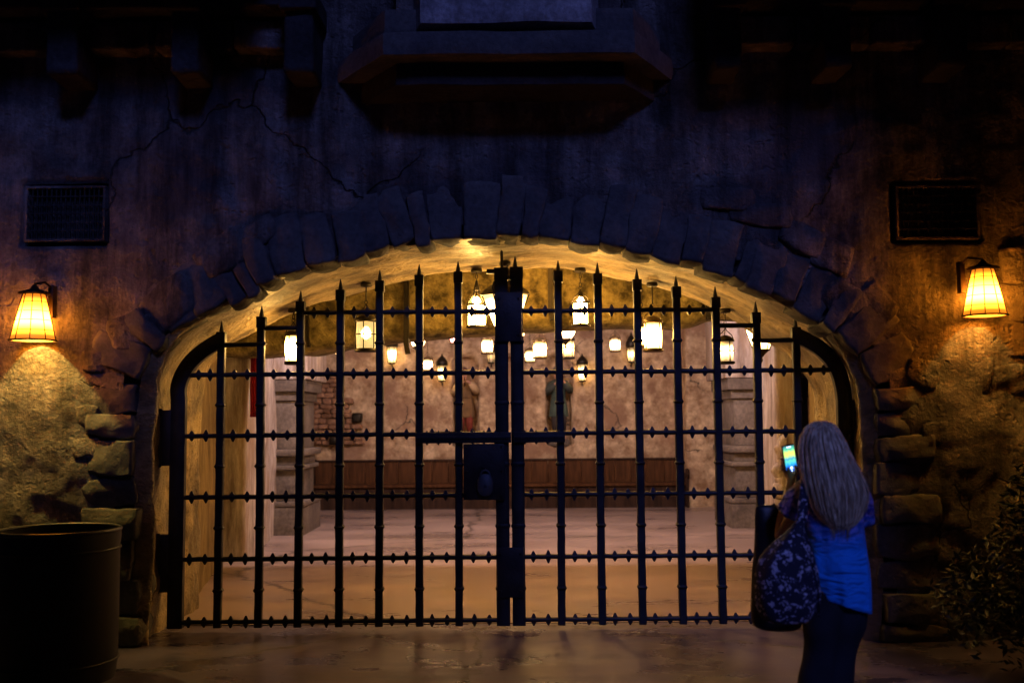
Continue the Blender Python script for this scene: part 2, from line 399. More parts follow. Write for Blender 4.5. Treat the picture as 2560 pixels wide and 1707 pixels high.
# arch stones
s = 0.0; k = 0; lens = []
rs = random.Random(11)
while s < ALEN - .1:
    p, t, n = arcpt(s)
    vert = abs(t.z) > .85
    l = rs.uniform(.17, .30) if vert else rs.choice([rs.uniform(.11, .16), rs.uniform(.16, .22), rs.uniform(.20, .27)])
    l = min(l, ALEN - s) if ALEN - s - l > .12 else ALEN - s
    lens.append((s, l, vert)); s += l
for k, (s, l, vert) in enumerate(lens):
    p, t, n = arcpt(s + l / 2)
    h = rs.uniform(.36, .50); dep = .16; fr = rs.uniform(.012, .05)
    lean = rs.uniform(-.16, .16) if not vert else rs.uniform(-.07, .07)
    n2 = (n + t * lean).normalized(); t2 = Vector((n2.z, 0, -n2.x))
    drop = rs.uniform(-.015, .05)
    c = p + n2 * (h / 2 - drop); c.y = YF - fr + dep
    fac_w = 1 + (.10 if not vert else 0)
    bm = NB(); rock(bm, c, (t2, Vector((0, 1, 0)), (n2 + Vector((0, rs.uniform(.04, .14), 0)))), (l / 2 * rs.uniform(.96, 1.04) * fac_w, dep, h / 2), 12, rs.uniform(.2, .36), .028, k * 3.7, .08 if not vert else rs.uniform(-.05, .05), 4.5)
    o = obj('arch_stone', bm, M['archstone'], fac)
# some packing stones outside the ring on the haunches
for (px, py, w_, h_, a) in [(1900, 540, .30, .10, -.1), (2000, 600, .22, .12, -.5), (2075, 640, .2, .15, -.4), (2110, 760, .25, .16, -.9), (1815, 500, .26, .1, 0), (2190, 760, .18, .14, -.9),
                            (560, 640, .24, .16, .6), (430, 760, .25, .2, .7), (345, 830, .26, .15, .2), (640, 590, .2, .12, .5), (250, 905, .14, .1, .1), (225, 1040, .12, .09, 0), (222, 1120, .13, .1, .1), (2300, 930, .16, .12, -.3), (2330, 1080, .13, .12, 0)]:
    c = P(px, py, YF + .045); d = Vector((math.cos(a), 0, math.sin(a))); e = Vector((-d.z, 0, d.x))
    bm = NB(); rock(bm, c, (d, Vector((0, 1, 0)), e), (w_ * .8, .07, h_ * .8), 6, .4, .03, px * .1)
    obj('packing_stone', bm, M['facade'], fac)
# larger embedded slabs at right under the lamp
for (px, py, w_, h_, a) in [(2420, 848, .17, .085, .05), (2535, 850, .14, .12, 0), (2530, 760, .13, .12, 0), (2525, 665, .1, .13, .1), (2400, 930, .2, .12, -.1), (2520, 950, .15, .1, .1)]:
    c = P(px, py, YF + .078); d = Vector((math.cos(a), 0, math.sin(a))); e = Vector((-d.z, 0, d.x))
    bm = NB(); rock(bm, c, (d, Vector((0, 1, 0)), e), (w_ * 1.12, .075, h_ * 1.15), 10, .22, .035, px * .1)
    obj('packing_stone', bm, M['facade'], fac)
# soffit and jambs
VB = 9.0
ys = [7.5, 7.508, 7.516, 7.524, 7.532, 7.54, 7.555, 7.575] + frange(7.6, VB, .03)
bm = NB(); V = []
for i, q in enumerate(ARC):
    p, t, n = arcpt(ALEN * i / (len(ARC) - 1)); row = []
    for y in ys:
        d = .05 * nz(p.x, y * .8, p.z, 1.1) + .030 * nz(p.x * .6, y * 1.6, p.z, 3.5, 4) + .016 * nz(p.x * .5, y * 2, p.z, 8, 4) + .007 * nz(p.x * .5, y * 2, p.z, 20, 4)
        d -= .03 * (y - YF) / 1.8
        e_ = min(1, max(0, (y - 7.5) / .035)); f_ = min(1, max(0, (7.68 - y) / .13)); f_ = f_ * f_ * (3 - 2 * f_)
        d -= .125 * min(1, max(0, abs(n.x) * 1.3 - .3)) * e_ * f_
        v = p + n * (.02 + d); v.y = y; row.append(bm.verts.new(v))
    V.append(row)
for i in range(len(V) - 1):
    for j in range(len(ys) - 1): bm.faces.new((V[i][j], V[i][j + 1], V[i + 1][j + 1], V[i + 1][j]))
ctr = Vector(((xl + xr) / 2, 0, 1.5))
out = []
for row in V:
    c = row[-1].co; d = Vector((c.x - ctr.x, 0, c.z - .8)); k = min(5.2 / max(1e-3, abs(d.x)), (4.6 - .8) / max(1e-3, abs(d.z)))
    out.append(bm.verts.new(Vector((ctr.x + d.x * k, c.y, .8 + d.z * k))))
for i in range(len(V) - 1): bm.faces.new((V[i][-1], out[i], out[i + 1], V[i + 1][-1]))
obj('vault', bm, M['soffit'], fac)
# vents
for nm, a, b in (('l', vl0, vl1), ('r', vr0, vr1)):
    bm = NB()
    yb = YF + .02
    wd = .02
    box(bm, (a.x - wd, yb - .018, a.z - wd), (b.x + wd, yb + .1, a.z), .004); box(bm, (a.x - wd, yb - .018, b.z), (b.x + wd, yb + .1, b.z + wd), .004)
    box(bm, (a.x - wd, yb - .016, a.z), (a.x, yb + .098, b.z), .004); box(bm, (b.x, yb - .016, a.z), (b.x + wd, yb + .098, b.z), .004)
    f = obj('vent_grille', bm, M['facade'], fac, ang=40)
    bm = NB()
    nv = 16
    for i in range(1, nv):
        x = a.x + (b.x - a.x) * i / nv; box(bm, (x - .005, yb - .005, a.z), (x + .005, yb + .012, b.z))
    for tt in (.16, .32, .5, .66, .84):
        z = a.z + (b.z - a.z) * tt; box(bm, (a.x, yb - .013, z - .005), (b.x, yb - .006, z + .005))
    g = obj('grate', bm, M['iron'], None, ang=40); g.parent = f
# frieze band, blocks and corbels
def slab(name, x0, x1, y0, y1, z0, z1, mat='archstone', amp=.012, bev=.25):
    bm = NB(); c = Vector(((x0 + x1) / 2, (y0 + y1) / 2, (z0 + z1) / 2))
    rock(bm, c, (Vector((1, 0, 0)), Vector((0, 1, 0)), Vector((0, 0, 1))), ((x1 - x0) / 2, (y1 - y0) / 2, (z1 - z0) / 2), 10, .05, amp, x0 * 3 + z0)
    return obj(name, bm, M[mat], fac)
zb0, zb1 = P(1280, 118, 7.35).z, P(1280, 48, 7.35).z
rb = random.Random(5)
for side in (-1, 1):
    x = 1.5
    while x < 5.6:
        l = rb.uniform(.42, .62)
        slab('frieze_block', side * x if side > 0 else -(x + l - .012), (x + l - .012) * 1 if side > 0 else -x, 7.33, 7.6, zb0, zb1, 'facade', .012)
        x += l
    slab('cornice', 1.45 if side > 0 else -6, 6 if side > 0 else -1.45, 7.15, 7.6, zb1 + .03, zb1 + .2, 'darkstone', .02)
for px, w_ in ((165, .22), (470, .19), (752, .20), (1815, .19), (2085, .19), (2370, .2)):
    x = P(px, 100, 7.2).x; zb = P(1280, 178, 7.15).z
    slab('corbel', x - w_ / 2, x + w_ / 2, 7.12, 7.6, zb, zb1 + .028, 'darkstone', .012)
    slab('corbel', x - w_ / 2 - .03, x + w_ / 2 + .03, 7.06, 7.6, zb1 - .02, zb1 + .12, 'darkstone', .01)
# three sided oriel base over the arch
def oriel(name, pf0, pf1, yf, pw0, pw1, z0, z1, mat, seed, bot=0.0):
    xf0, xf1, xw0, xw1 = pf0, pf1, pw0, pw1
    bm = NB(); base = [(xw0, YF + .05), (xf0, yf), (xf1, yf), (xw1, YF + .05)]
    segs = []
    for (a, b) in zip(base, base[1:]):
        n_ = max(2, int(math.dist(a, b) / .05))
        segs += [(a[0] + (b[0] - a[0]) * i / n_, a[1] + (b[1] - a[1]) * i / n_) for i in range(n_)]
    segs.append(base[-1])
    zz = frange(z0, z1, .04); G = []
    for (x, y) in segs:
        col = []
        for j, z in enumerate(zz):
            e = .012 if j in (0, len(zz) - 1) else 0
            kx = .010 * nz(x, y, z, 3, seed); col.append(bm.verts.new((x + kx, y + e + .012 * nz(x, 2, z, 4, seed), z + (.008 * nz(x, y, 0, 3, seed + 9) if j in (0, len(zz) - 1) else 0))))
        G.append(col)
    for i in range(len(G) - 1):
        for j in range(len(zz) - 1): bm.faces.new((G[i][j], G[i + 1][j], G[i + 1][j + 1], G[i][j + 1]))
    bm.faces.new([g[0] for g in reversed(G)]); bm.faces.new([g[-1] for g in G])
    return obj(name, bm, M[mat], fac, ang=35)
def px_x(px, Y): return P(px, 150, Y).x
zA0, zA1 = P(1280, 132, 6.89).z, P(1280, 76, 6.89).z
oriel('oriel_course', px_x(958, 6.89), px_x(1588, 6.89), 6.89, px_x(832, 7.5), px_x(1692, 7.5), zA0, zA1, 'archstone', 3)
zB0 = P(1280, 210, 7.08).z
oriel('oriel_course', px_x(990, 7.08), px_x(1562, 7.08), 7.08, px_x(895, 7.5), px_x(1648, 7.5), zB0, zA0 - .004, 'darkstone', 8)
zC = P(1280, 22, 7.0).z
oriel('oriel_course', px_x(962, 7.0), px_x(1585, 7.0), 7.0, px_x(870, 7.5), px_x(1660, 7.5), zA1 + .004, zC, 'archstone', 12)
oriel('oriel_course', px_x(1050, 6.86), px_x(1480, 6.86), 6.86, px_x(1000, 7.5), px_x(1530, 7.5), zA1 + .05, zA1 + 1.2, 'panel', 17)
bm = NB()
box(bm, (px_x(990, 7.1), 7.10, zC + .004), (px_x(1560, 7.1), 7.6, zC + 1.2)); obj('oriel_panel', bm, M['facade'], fac, smooth=False)
# unseen overhangs above the frame, added to shade the top of the facade
for a, b, yy in ((-6.2, -1.62, 6.0), (1.62, 6.2, 5.6)):
    bm = NB(); box(bm, (a, yy, 5.02), (b, 7.45, 6.6), .03); obj('shade_overhang', bm, M['facade'], fac, ang=40)
# unseen block behind the viewer, added to shade the lower left facade
blocker = thing('shade_block', 'added unseen house across the lane facing the gateway', 'shade_block', (-.6, -2.5, 0))
bm = NB(); box(bm, (-3.2, -5, 0), (1.9, -1.6, 7.7), .03); obj('wall', bm, M['blocker_dark'], blocker, ang=40)
bm = NB(); box(bm, (-3.4, -5.2, 7.702), (2.05, -1.45, 7.85), .03); obj('roof', bm, M['archstone'], blocker, ang=40)
# unseen blocks on the right, added to shade that end of the facade
bm = NB(); box(bm, (4.6, 3.2, 0), (6.2, 7.45, 6.6), .03); obj('shade_wing', bm, M['facade'], fac, ang=40)
bm = NB(); box(bm, (3.35, 3.1, 0), (4.59, 5.3, 6.6), .03); obj('shade_wing', bm, M['blocker_dark'], fac, ang=40)

# ------------------------------------------------------------------ interior walls
YH = 11.5
def wallgrid(name, label, p0, p1, z0, z1, mat, amp=.03, res=.05, cat='wall', nrm=None, mod=None, top=None, parent=None):
    p0, p1 = Vector((p0[0], p0[1], 0)), Vector((p1[0], p1[1], 0)); d = p1 - p0; L_ = d.length; d.normalize()
    n = Vector((d.y, -d.x, 0))
    def fn(u, z):
        q = p0 + d * u
        e = amp * nz(q.x, q.y, z, 1.0, 3) + amp * .6 * nz(q.x, q.y, z, 3.0, 8) + amp * .25 * nz(q.x, q.y, z, 8, 8)
        if mod: e += mod(u, z, q)
        q = q + n * e; q.z = z; return q
    bm = heightgrid(frange(0, L_, res), frange(z0, z1, res), fn)
    o = obj(name, bm, M[mat], parent)
    if parent is None: tag(o, label, cat)
    return o
xl_, xr_ = xl + .0, xr
wallgrid('inner_wall', 'olive yellow plaster side wall just inside the gate on the left', (xl - .06, VB + .02), (-3.32, 11.6), -.02, 4, 'inner')
wallgrid('inner_wall', 'olive yellow plaster side wall just inside the gate, behind the woman with the phone', (3.35, 11.6), (xr + .06, VB + .02), -.02, 4, 'inner')
# ceiling over front chamber and back hall
bm = heightgrid(frange(-5.4, 5.4, .3), frange(VB, 12.0, .3), lambda x, y: Vector((x, y, 3.75 + .03 * nz(x, y, 0, 1))))
tag(obj('ceiling', bm, M['inner']), 'rough ceiling of the chamber right behind the arch', 'ceiling', kind='structure')
bm = NB(); box(bm, (-7, 11.4, 4.62), (7, 21.2, 4.8)); box(bm, (-7, 7.7, 4.72), (7, 11.39, 4.86)); box(bm, (-7.2, 7.75, -.1), (-7, 21.3, 4.8)); box(bm, (7, 7.75, -.1), (7.2, 21.3, 4.8))
tag(obj('roof', bm, M['pink'], smooth=False), 'roof and outer walls closing the hall behind the gate', 'roof', kind='structure')
# dropped header with sagging rounded lower edge
hb = [(300, 885), (520, 884), (640, 888), (700, 880), (760, 882), (835, 870), (900, 858), (1000, 846), (1140, 832), (1240, 830), (1310, 823), (1450, 815), (1590, 811), (1700, 815), (1745, 806), (1790, 790), (1900, 790), (2200, 800)]
hbw = [P(x, y, YH) for x, y in hb]
def hz(x):
    for a, b in zip(hbw, hbw[1:]):
        if a.x <= x <= b.x: return a.z + (b.z - a.z) * (x - a.x) / (b.x - a.x) + .012 * nz(x, 0, 0, 4)
    return hbw[0].z if x < hbw[0].x else hbw[-1].z
hd = thing('header_beam', 'thick olive plaster header hanging low across the hall behind the lanterns', 'beam', (0, YH, 2.6))
def hp(x, v):
    z0 = hz(x)
    if v <= 0:      # underside, going back
        y = YH + .12 - v; z = z0 - .01 + .02 * nz(x, y, 0, 3)
    else:
        r = .12; a = min(v / (r * 1.57), 1) * math.pi / 2
        y = YH + .12 - r * math.sin(a); z = z0 + r * (1 - math.cos(a)) + max(0, v - r * 1.57)
    y += .04 * nz(x, 0, z, .9) + .02 * nz(x, 1, z, 3) + .01 * nz(x, 1, z, 8)
    return Vector((x, y, z))
bm = heightgrid(frange(-4.6, 4.6, .05), [-.42, -.3, -.2, -.1, 0, .03, .06, .09, .12, .15, .18] + frange(.22, 1.9, .05), hp)
obj('header_plaster', bm, M['header'], hd)
bm = NB(); box(bm, (-5.2, YH + .2, 2.75), (5.2, YH + .52, 4.7)); obj('beam_core', bm, M['header'], hd, smooth=False)
for px, y0, y1, wpx in ((768, 690, 868, 7), (1016, 690, 885, 13), (1376, 680, 800, 12), (1768, 745, 800, 9)):
    a, b = P(px, y0 - 30, YH - .06), P(px, y1, YH - .06); h = wpx / 2560 * YH / 2
    bm = NB(); sweep(bm, [b + Vector((.02, 0, -.0)), b + Vector((0, 0, .12)), a], [(-h, -.04), (h, -.04), (h, .04), (-h, .04)], up=(0, 1, 0)); obj('strap', bm, M['blackmetal'], hd, ang=40)

# pillars left and right in the hall, with the side walls running back
def blockthing(name, label, cat, x0, x1, y0, y1, z0, z1, mat, amp=.03, res=9, rnd=.04):
    o = thing(name, label, cat, ((x0 + x1) / 2, (y0 + y1) / 2, z0))
    bm = NB(); vs = box(bm, (x0, y0, z0), (x1, y1, z1)); 
    bm.free()
    bm = NB()
    def ring(u, z):
        per = [(x0, y1), (x0, y0), (x1, y0), (x1, y1)]
        Ls = [math.dist(per[i], per[i + 1]) for i in range(3)]; s_ = u * sum(Ls); i = 0
        while i < 2 and s_ > Ls[i]: s_ -= Ls[i]; i += 1
        t = s_ / Ls[i]; q = Vector((per[i][0] + (per[i + 1][0] - per[i][0]) * t, per[i][1] + (per[i + 1][1] - per[i][1]) * t, z))
        c_ = Vector(((x0 + x1) / 2, (y0 + y1) / 2, z)); d_ = (q - c_).normalized()
        return q + d_ * (amp * nz(q.x, q.y, z * .6, 1.5, 5) + amp * .5 * nz(q.x, q.y, z * .5, 5, 2) + amp * .2 * nz(q.x, q.y, z, 12))
    tot = (x1 - x0) + 2 * (y1 - y0)
    bm.free(); bm = heightgrid(frange(0, 1, .05 / tot), frange(z0, z1, .06), ring)
    obj('shaft', bm, M[mat], o)
    return o
xa, xb = P(520, 1390, 11.95).x, P(614, 1390, 11.95).x
p1 = blockthing('plaster_pillar', 'wide pale streaked pillar at the left side of the hall', 'pillar', xa - .35, xb, 11.95, 12.7, 0, 3.9, 'pale')
wallgrid('hall_wall', 'pale lilac streaked wall running back between left pillar and moulded column', (xb - .02, 12.5), (P(690, 1330, 14.7).x - .02, 14.75), -.02, 4.2, 'pale', .03)
xa, xb = P(1942, 1300, 12.2).x, P(1985, 1300, 12.2).x
p2 = blockthing('plaster_pillar', 'narrow yellow lit pillar right of the hall, beside the phone', 'pillar', xa, xb + .06, 12.1, 12.8, 0, 3.9, 'pale')
wallgrid('hall_wall', 'shaded wall behind the right moulded column', (4.3, 16.2), (xb + .2, 12.6), -.02, 4.4, 'pink', .03)
# moulded stone columns
def column(label, x0, x1, y0, y1, inner, ztop, zcap):
    o = thing('moulded_column', label, 'column', ((x0 + x1) / 2, y0, 0))
    def blk(nm, ex, za, zb, mat='colstone', bev=.015):
        bm = NB(); box(bm, (x0 - ex, y0 - ex, za), (x1 + ex, y1 + ex, zb), min(bev, (zb - za) * .45)); return obj(nm, bm, M[mat], o, ang=50)
    z = lambda py: P(1280, py, y0).z
    blk('base', .09, 0, z(1262)); blk('base_moulding', .105, z(1262) + .002, z(1248), bev=.03)
    blk('shaft', 0, z(1248) + .002, z(1170)); blk('moulding', .07, z(1170) + .002, z(1158), bev=.03); blk('shaft', .02, z(1158) + .002, z(1136)); blk('moulding', .10, z(1136) + .002, z(1118), bev=.04)
    blk('shaft', 0, z(1118) + .002, zcap - .3); blk('moulding', .04, zcap - .298, zcap - .17); blk('capital', .10, zcap - .168, zcap)
    xx = (x0 - .2, x1 + .14) if inner > 0 else (x0 - .14, x1 + .2)
    bm = NB(); box(bm, (xx[0], y0 - .12, zcap + .002), (xx[1], y1 + .3, ztop), .03); obj('impost', bm, M['pale'], o, ang=50)
    return o
xa, xb = P(690, 1330, 14.7).x, P(746, 1330, 14.7).x
column('moulded stone column left of the hall, beside the exposed rubble', xa - .3, xb, 14.7, 15.8, 1, 4.5, P(1280, 945, 14.7).z)
xa = P(1842, 1315, 15.2).x
column('moulded stone column right of the hall, behind the gate bars near the woman', xa, xa + 1.1, 15.2, 16.3, -1, 4.6, P(1280, 950, 15.2).z)
# rough pier at the right of the back wall
xa, xb = P(1716, 1250, 18.9).x, P(1850, 1250, 18.9).x
blockthing('plaster_pier', 'rough pinkish pier ending the bench wall on the right', 'pier', xa, xb, 18.7, 19.6, 0, 4.7, 'pink', .06)

# back wall with three niches
YB = 19.5
NI = [(P(1162, 1000, YB).x, P(1162, 884, YB).z), (P(1279.5, 1000, YB).x, P(1280, 884, YB).z), (P(1397, 1000, YB).x, P(1397, 882, YB).z)]
NW = 32.5 / 2560 * YB
NB0 = P(1280, 1112, YB).z
def bwmod(u, z, q):
    for cx, zt in NI:
        if abs(q.x - cx) < NW and z > NB0 and z < zt:
            zc = zt - NW
            if z < zc or math.hypot(q.x - cx, z - zc) < NW: return -.42
    return 0
bw = wallgrid('niche_wall', 'mottled pink plaster wall with arched niches across the far end of the hall', (-5.6, YB), (5.6, YB), 0, 4.7, 'pink', .05, .035, mod=bwmod)
wallgrid('hall_wall', 'far left side wall of the hall behind the moulded column', (-5.2, 15.5), (-5.2, YB + .1), 0, 4.7, 'pink')
wallgrid('hall_wall', 'far right side wall of the hall behind the moulded column', (5.2, YB + .1), (5.2, 16), 0, 4.7, 'pink')
bm = NB(); rr = random.Random(3)
a, b = P(742, 1112, YB), P(905, 935, YB)
z = a.z; row = 0
while z < b.z:
    hh = rr.uniform(.07, .12); x = a.x + (.06 if row % 2 else 0)
    xe = b.x - (z - a.z) * .35 - rr.uniform(0, .15)
    while x < xe:
        l = rr.uniform(.12, .24); rock(bm, (x + l / 2, YB - .02 - rr.uniform(0, .05), z + hh / 2), (Vector((1, 0, 0)), Vector((0, 1, 0)), Vector((0, 0, 1))), (l * .47, .09, hh * .46), 3, .3, .02, x * 9 + z); x += l
    z += hh; row += 1
obj('exposed_rubble', bm, M['rubble'], bw)
# dark protruding beam ends by the rubble
for px, py, s_ in ((893, 1043, .09), (835, 1100, .08)):
    c = P(px, py, YB - .1); bm = NB(); rock(bm, c, (Vector((1, 0, 0)), Vector((0, 1, 0)), Vector((0, 0, 1))), (s_, .14, s_), 3, .2, .02, px)
    obj('beam_end', bm, M['blackmetal'], bw)

# bench along the back wall
def woodmat(name, c1, c2, rough=.5):
    m, t, b = newmat(name); L = t.links.new
    tc = N(t, 'ShaderNodeTexCoord'); mp = N(t, 'ShaderNodeMapping'); mp.inputs['Scale'].default_value = (9, 9, .8)
    L(tc.outputs['Object'], mp.inputs[0])
    n = N(t, 'ShaderNodeTexNoise'); n.inputs['Scale'].default_value = 2.5; n.inputs['Detail'].default_value = 8; n.inputs['Distortion'].default_value = .6
    L(mp.outputs[0], n.inputs['Vector'])
    r_ = N(t, 'ShaderNodeValToRGB'); r_.color_ramp.elements[0].position = .32; r_.color_ramp.elements[1].position = .68
    r_.color_ramp.elements[0].color = (*c1, 1); r_.color_ramp.elements[1].color = (*c2, 1)
    L(n.outputs['Fac'], r_.inputs[0]); L(r_.outputs[0], b.inputs['Base Color']); b.inputs['Roughness'].default_value = .8; b.inputs['Specular IOR Level'].default_value = .15
    bp = N(t, 'ShaderNodeBump'); bp.inputs['Strength'].default_value = .3; bp.inputs['Distance'].default_value = .005
    L(n.outputs['Fac'], bp.inputs['Height']); L(bp.outputs[0], b.inputs['Normal'])
    return m
M['wood'] = woodmat('bench_wood', (.04, .016, .006), (.10, .042, .016))
M['darkwood'] = woodmat('dark_wood', (.018, .009, .006), (.05, .025, .015))
x0, x1 = P(778, 1200, 18.8).x, P(1712, 1200, 18.8).x
be = thing('bench', 'long dark wooden bench against the pink wall under the niches', 'bench', ((x0 + x1) / 2, 18.8, 0))
zt = P(1280, 1152, 19.2).z
bm = NB(); nb = 22
for i in range(nb):
    xa = x0 + (x1 - x0) * i / nb; box(bm, (xa + .003, 19.2, .35), (xa + (x1 - x0) / nb - .003, 19.26, zt), .006)
obj('backrest', bm, M['wood'], be, ang=40)
bm = NB(); box(bm, (x0, 18.72, .40), (x1, 19.19, .45), .01); obj('seat', bm, M['wood'], be, ang=40)
bm = NB(); box(bm, (x0 + .02, 18.78, 0), (x1 - .02, 19.18, .398)); obj('front_panel', bm, M['darkwood'], be, smooth=False)
bm = NB(); box(bm, (x0, 19.17, zt + .002), (x1, 19.30, zt + .04), .01); obj('top_rail', bm, M['darkwood'], be, ang=40)
for x in (x0 - .05, x1 + .002):
    bm = NB(); box(bm, (x, 18.66, 0), (x + .05, 19.3, .62), .01); box(bm, (x, 19.1, .62), (x + .05, 19.3, zt + .06), .01); torus(bm, (x + .025, 18.68, .62), .06, .035, (1, 0, 0), 14, 6); obj('armrest', bm, M['darkwood'], be, ang=40)

# red banner and small carved details on left
M['red'] = simple('red_cloth', (.35, .012, .02), .8, 0, .3, 30, .35)
bm = NB(); a, b = P(628, 875, 11.85), P(652, 1042, 11.85)
for i in range(13):
    x = a.x + (b.x - a.x) * i / 12
    pass
G = []
for i in range(17):
    x = a.x + (b.x - a.x) * i / 16; y = 11.82 + .018 * math.sin(i * 1.5)
    G.append([bm.verts.new((x + .004 * math.sin(k_ * .9), y + .004 * math.cos(k_), b.z + (3.0 - b.z) * k_ / 20)) for k_ in range(21)])
for i in range(16):
    for j in range(20): bm.faces.new((G[i][j], G[i + 1][j], G[i + 1][j + 1], G[i][j + 1]))
bmesh.ops.solidify(bm, geom=bm.faces[:], thickness=.006)
tag(obj('banner', bm, M['red']), 'narrow red cloth banner hanging on the pale left pillar', 'banner')
cc = thing('carved_stone_figure', 'small carved stone figure beside the raised phone', 'statue', P(1958, 1290, 12.0))
bm = NB(); q = P(1958, 1300, 12.0)
for k_, (dx, dz, rr_) in enumerate([(0, .06, .1), (.01, .2, .085), (-.02, .33, .09), (.02, .46, .08), (-.03, .56, .07), (.03, .66, .065), (0, .77, .06), (.01, .88, .05)]):
    rock(bm, (q.x + dx, q.y, q.z + dz), (Vector((1, 0, 0)), Vector((0, 1, 0)), Vector((0, 0, 1))), (rr_, rr_ * .8, .085), 5, .75, .03, k_ * 3, 0, 9)
obj('carving', bm, M['pale'], cc)
bm = NB(); box(bm, (q.x - .14, q.y - .12, 0), (q.x + .14, q.y + .12, q.z), .02); obj('pedestal', bm, M['colstone'], cc, ang=40)

# ------------------------------------------------------------------ gate
YG = 8.0
SQ = [(-.5, -.38), (-.38, -.5), (.38, -.5), (.5, -.38), (.5, .38), (.38, .5), (-.38, .5), (-.5, .38)]
def sqp(w_, d_): return [(a * w_, b * d_) for a, b in SQ]
def gx(px, py=1300): return P(px, py, YG).x
def gz(py, px=1280): return P(px, py, YG).z
rowz = [gz(778), gz(931), gz(1083), gz(1236), gz(1391), gz(1548)]
ZB = .035
def barmesh(x, ztip, w_=.064, d_=.05, jit=0.0):
    bm = NB(); zc = ztip - .085
    zz = frange(ZB, zc - .09, .06); rj = random.Random(int(x * 1000))
    sc_ = [1 + rj.uniform(-.03, .03) for _ in zz]
    bw_ = rj.uniform(-.004, .004); pts = [Vector((x + rj.uniform(-.0012, .0012) + bw_ * math.sin(z * 2.2 + x * 5), YG, z)) for z in zz]
    sweep(bm, pts, sqp(w_ * .92, d_), sc_, up=(0, 1, 0))
    # collars half way between the rails
    for a, b in zip(rowz, rowz[1:]):
        z = (a + b) / 2
        if z < zc - .15: sweep(bm, [(x, YG, z - .016), (x, YG, z), (x, YG, z + .016)], sqp(w_ * .95, d_ * 1.05), [1, 1.3, 1], up=(0, 1, 0))
    box(bm, (x - w_ * .56, YG - .034, zc - .09), (x + w_ * .56, YG + .034, zc), .006)
    lathe(bm, (x, YG, zc), [(.019, 0), (.017, .02), (.003, .085)], 8)
    return bm
def rail(x0, x1, z, barx, r=.0185, barbs=True):
    bm = NB(); n = max(2, int((x1 - x0) / .06)); rj = random.Random(int(z * 100 + x0 * 10))
    pts = [Vector((x0 + (x1 - x0) * i / n, YG - .005 + rj.uniform(-.002, .002), z + rj.uniform(-.002, .002))) for i in range(n + 1)]
    tube(bm, pts, r, 10, [1 + rj.uniform(-.04, .06) for _ in pts])
    if barbs:
        bx = sorted([b for b in barx if x0 - .06 < b < x1 + .06] + [x0 if abs(x0 - barx[0]) > .08 or 1 else x0, x1])
        ed = []
        for b in bx:
            if not ed or b - ed[-1] > .12: ed.append(b)
        for a, b in zip(ed, ed[1:]):
            if b - a < .2: continue
            for t in (.33, .68):
                x = a + (b - a) * t + rj.uniform(-.006, .006); h = .045 + rj.uniform(-.006, .005)
                c = Vector((x, YG - .005, z))
                for s_ in (-1, 1):
                    vb = [bm.verts.new(c + Vector((q[0], q[1], s_ * .012))) for q in ((-.021, -.012), (.021, -.012), (.021, .012), (-.021, .012))]
                    vt = [bm.verts.new(c + Vector((q[0] * .25, q[1] * .5, s_ * h))) for q in ((-.021, -.012), (.021, -.012), (.021, .012), (-.021, .012))]
                    for i in range(4):
                        bm.faces.new((vb[i], vb[(i + 1) % 4], vt[(i + 1) % 4], vt[i]))
                    bm.faces.new(vt); bm.faces.new(list(reversed(vb)))
        bmesh.ops.recalc_face_normals(bm, faces=bm.faces[:])
    return bm
def leaf(label, bars, tips, xs_frame, xs_stile, side, shorts):
    """side -1 left leaf, +1 right leaf"""
    root = thing('gate_leaf', label, 'gate', (xs_frame, YG, 0))
    for x, tp in zip(bars, tips): obj('bar', barmesh(x, tp), M['iron'], root, ang=40)
    lo, hi = (xs_frame, xs_stile) if side < 0 else (xs_stile, xs_frame)
    for i, z in enumerate(rowz):
        if i == 0:
            a, b = (bars[2], xs_stile) if side < 0 else (xs_stile, bars[-3])
        elif i == 1:
            a, b = (lo + .06, hi) if side < 0 else (lo, hi - .06)
        else: a, b = lo, hi
        obj('rail', rail(a, b, z, sorted(bars)), M['iron'], root, ang=40)
    for a, b, z in shorts: obj('rail', rail(a, b, z, sorted(bars), barbs=False), M['iron'], root, ang=40)
    return root
# left leaf
lb = [(gx(548, 1400) + gx(555, 850)) / 2]
lb = [ (gx(b_, 1560) + gx(t_, 700)) / 2 for b_, t_ in ((545, 555), (647, 654), (749, 749), (849, 850), (949, 949), (1049, 1048), (1148, 1146))]
lt = [gz(y, x) for x, y in ((555, 803), (654, 765), (749, 727), (850, 698), (949, 675), (1048, 661), (1146, 653))]
rbx = [ (gx(b_, 1560) + gx(t_, 700)) / 2 for b_, t_ in ((1405, 1396), (1506, 1494), (1606, 1593), (1706, 1691), (1806, 1788), (1907, 1889), (2008, 1987))]
rt_ = [gz(y, x) for x, y in ((1396, 651), (1494, 657), (1593, 672), (1691, 690), (1786, 716), (1889, 754), (1987, 791))]
xfl = (gx(446, 1100)); xfr = gx(2113, 1100)
xsl = gx(1257, 1300); xsr = gx(1296, 1300)
L1 = leaf('left iron gate leaf carrying the lock box', lb, lt, xfl, xsl, -1, [(lb[0], lb[1], gz(862, 600)), (lb[1], lb[2], gz(820, 700))])
R1 = leaf('right iron gate leaf behind the woman with the phone', rbx, rt_, xfr, xsr, 1, [(rbx[-3], rbx[-2], gz(814, 1838)), (rbx[-2], rbx[-1], gz(851, 1938))])
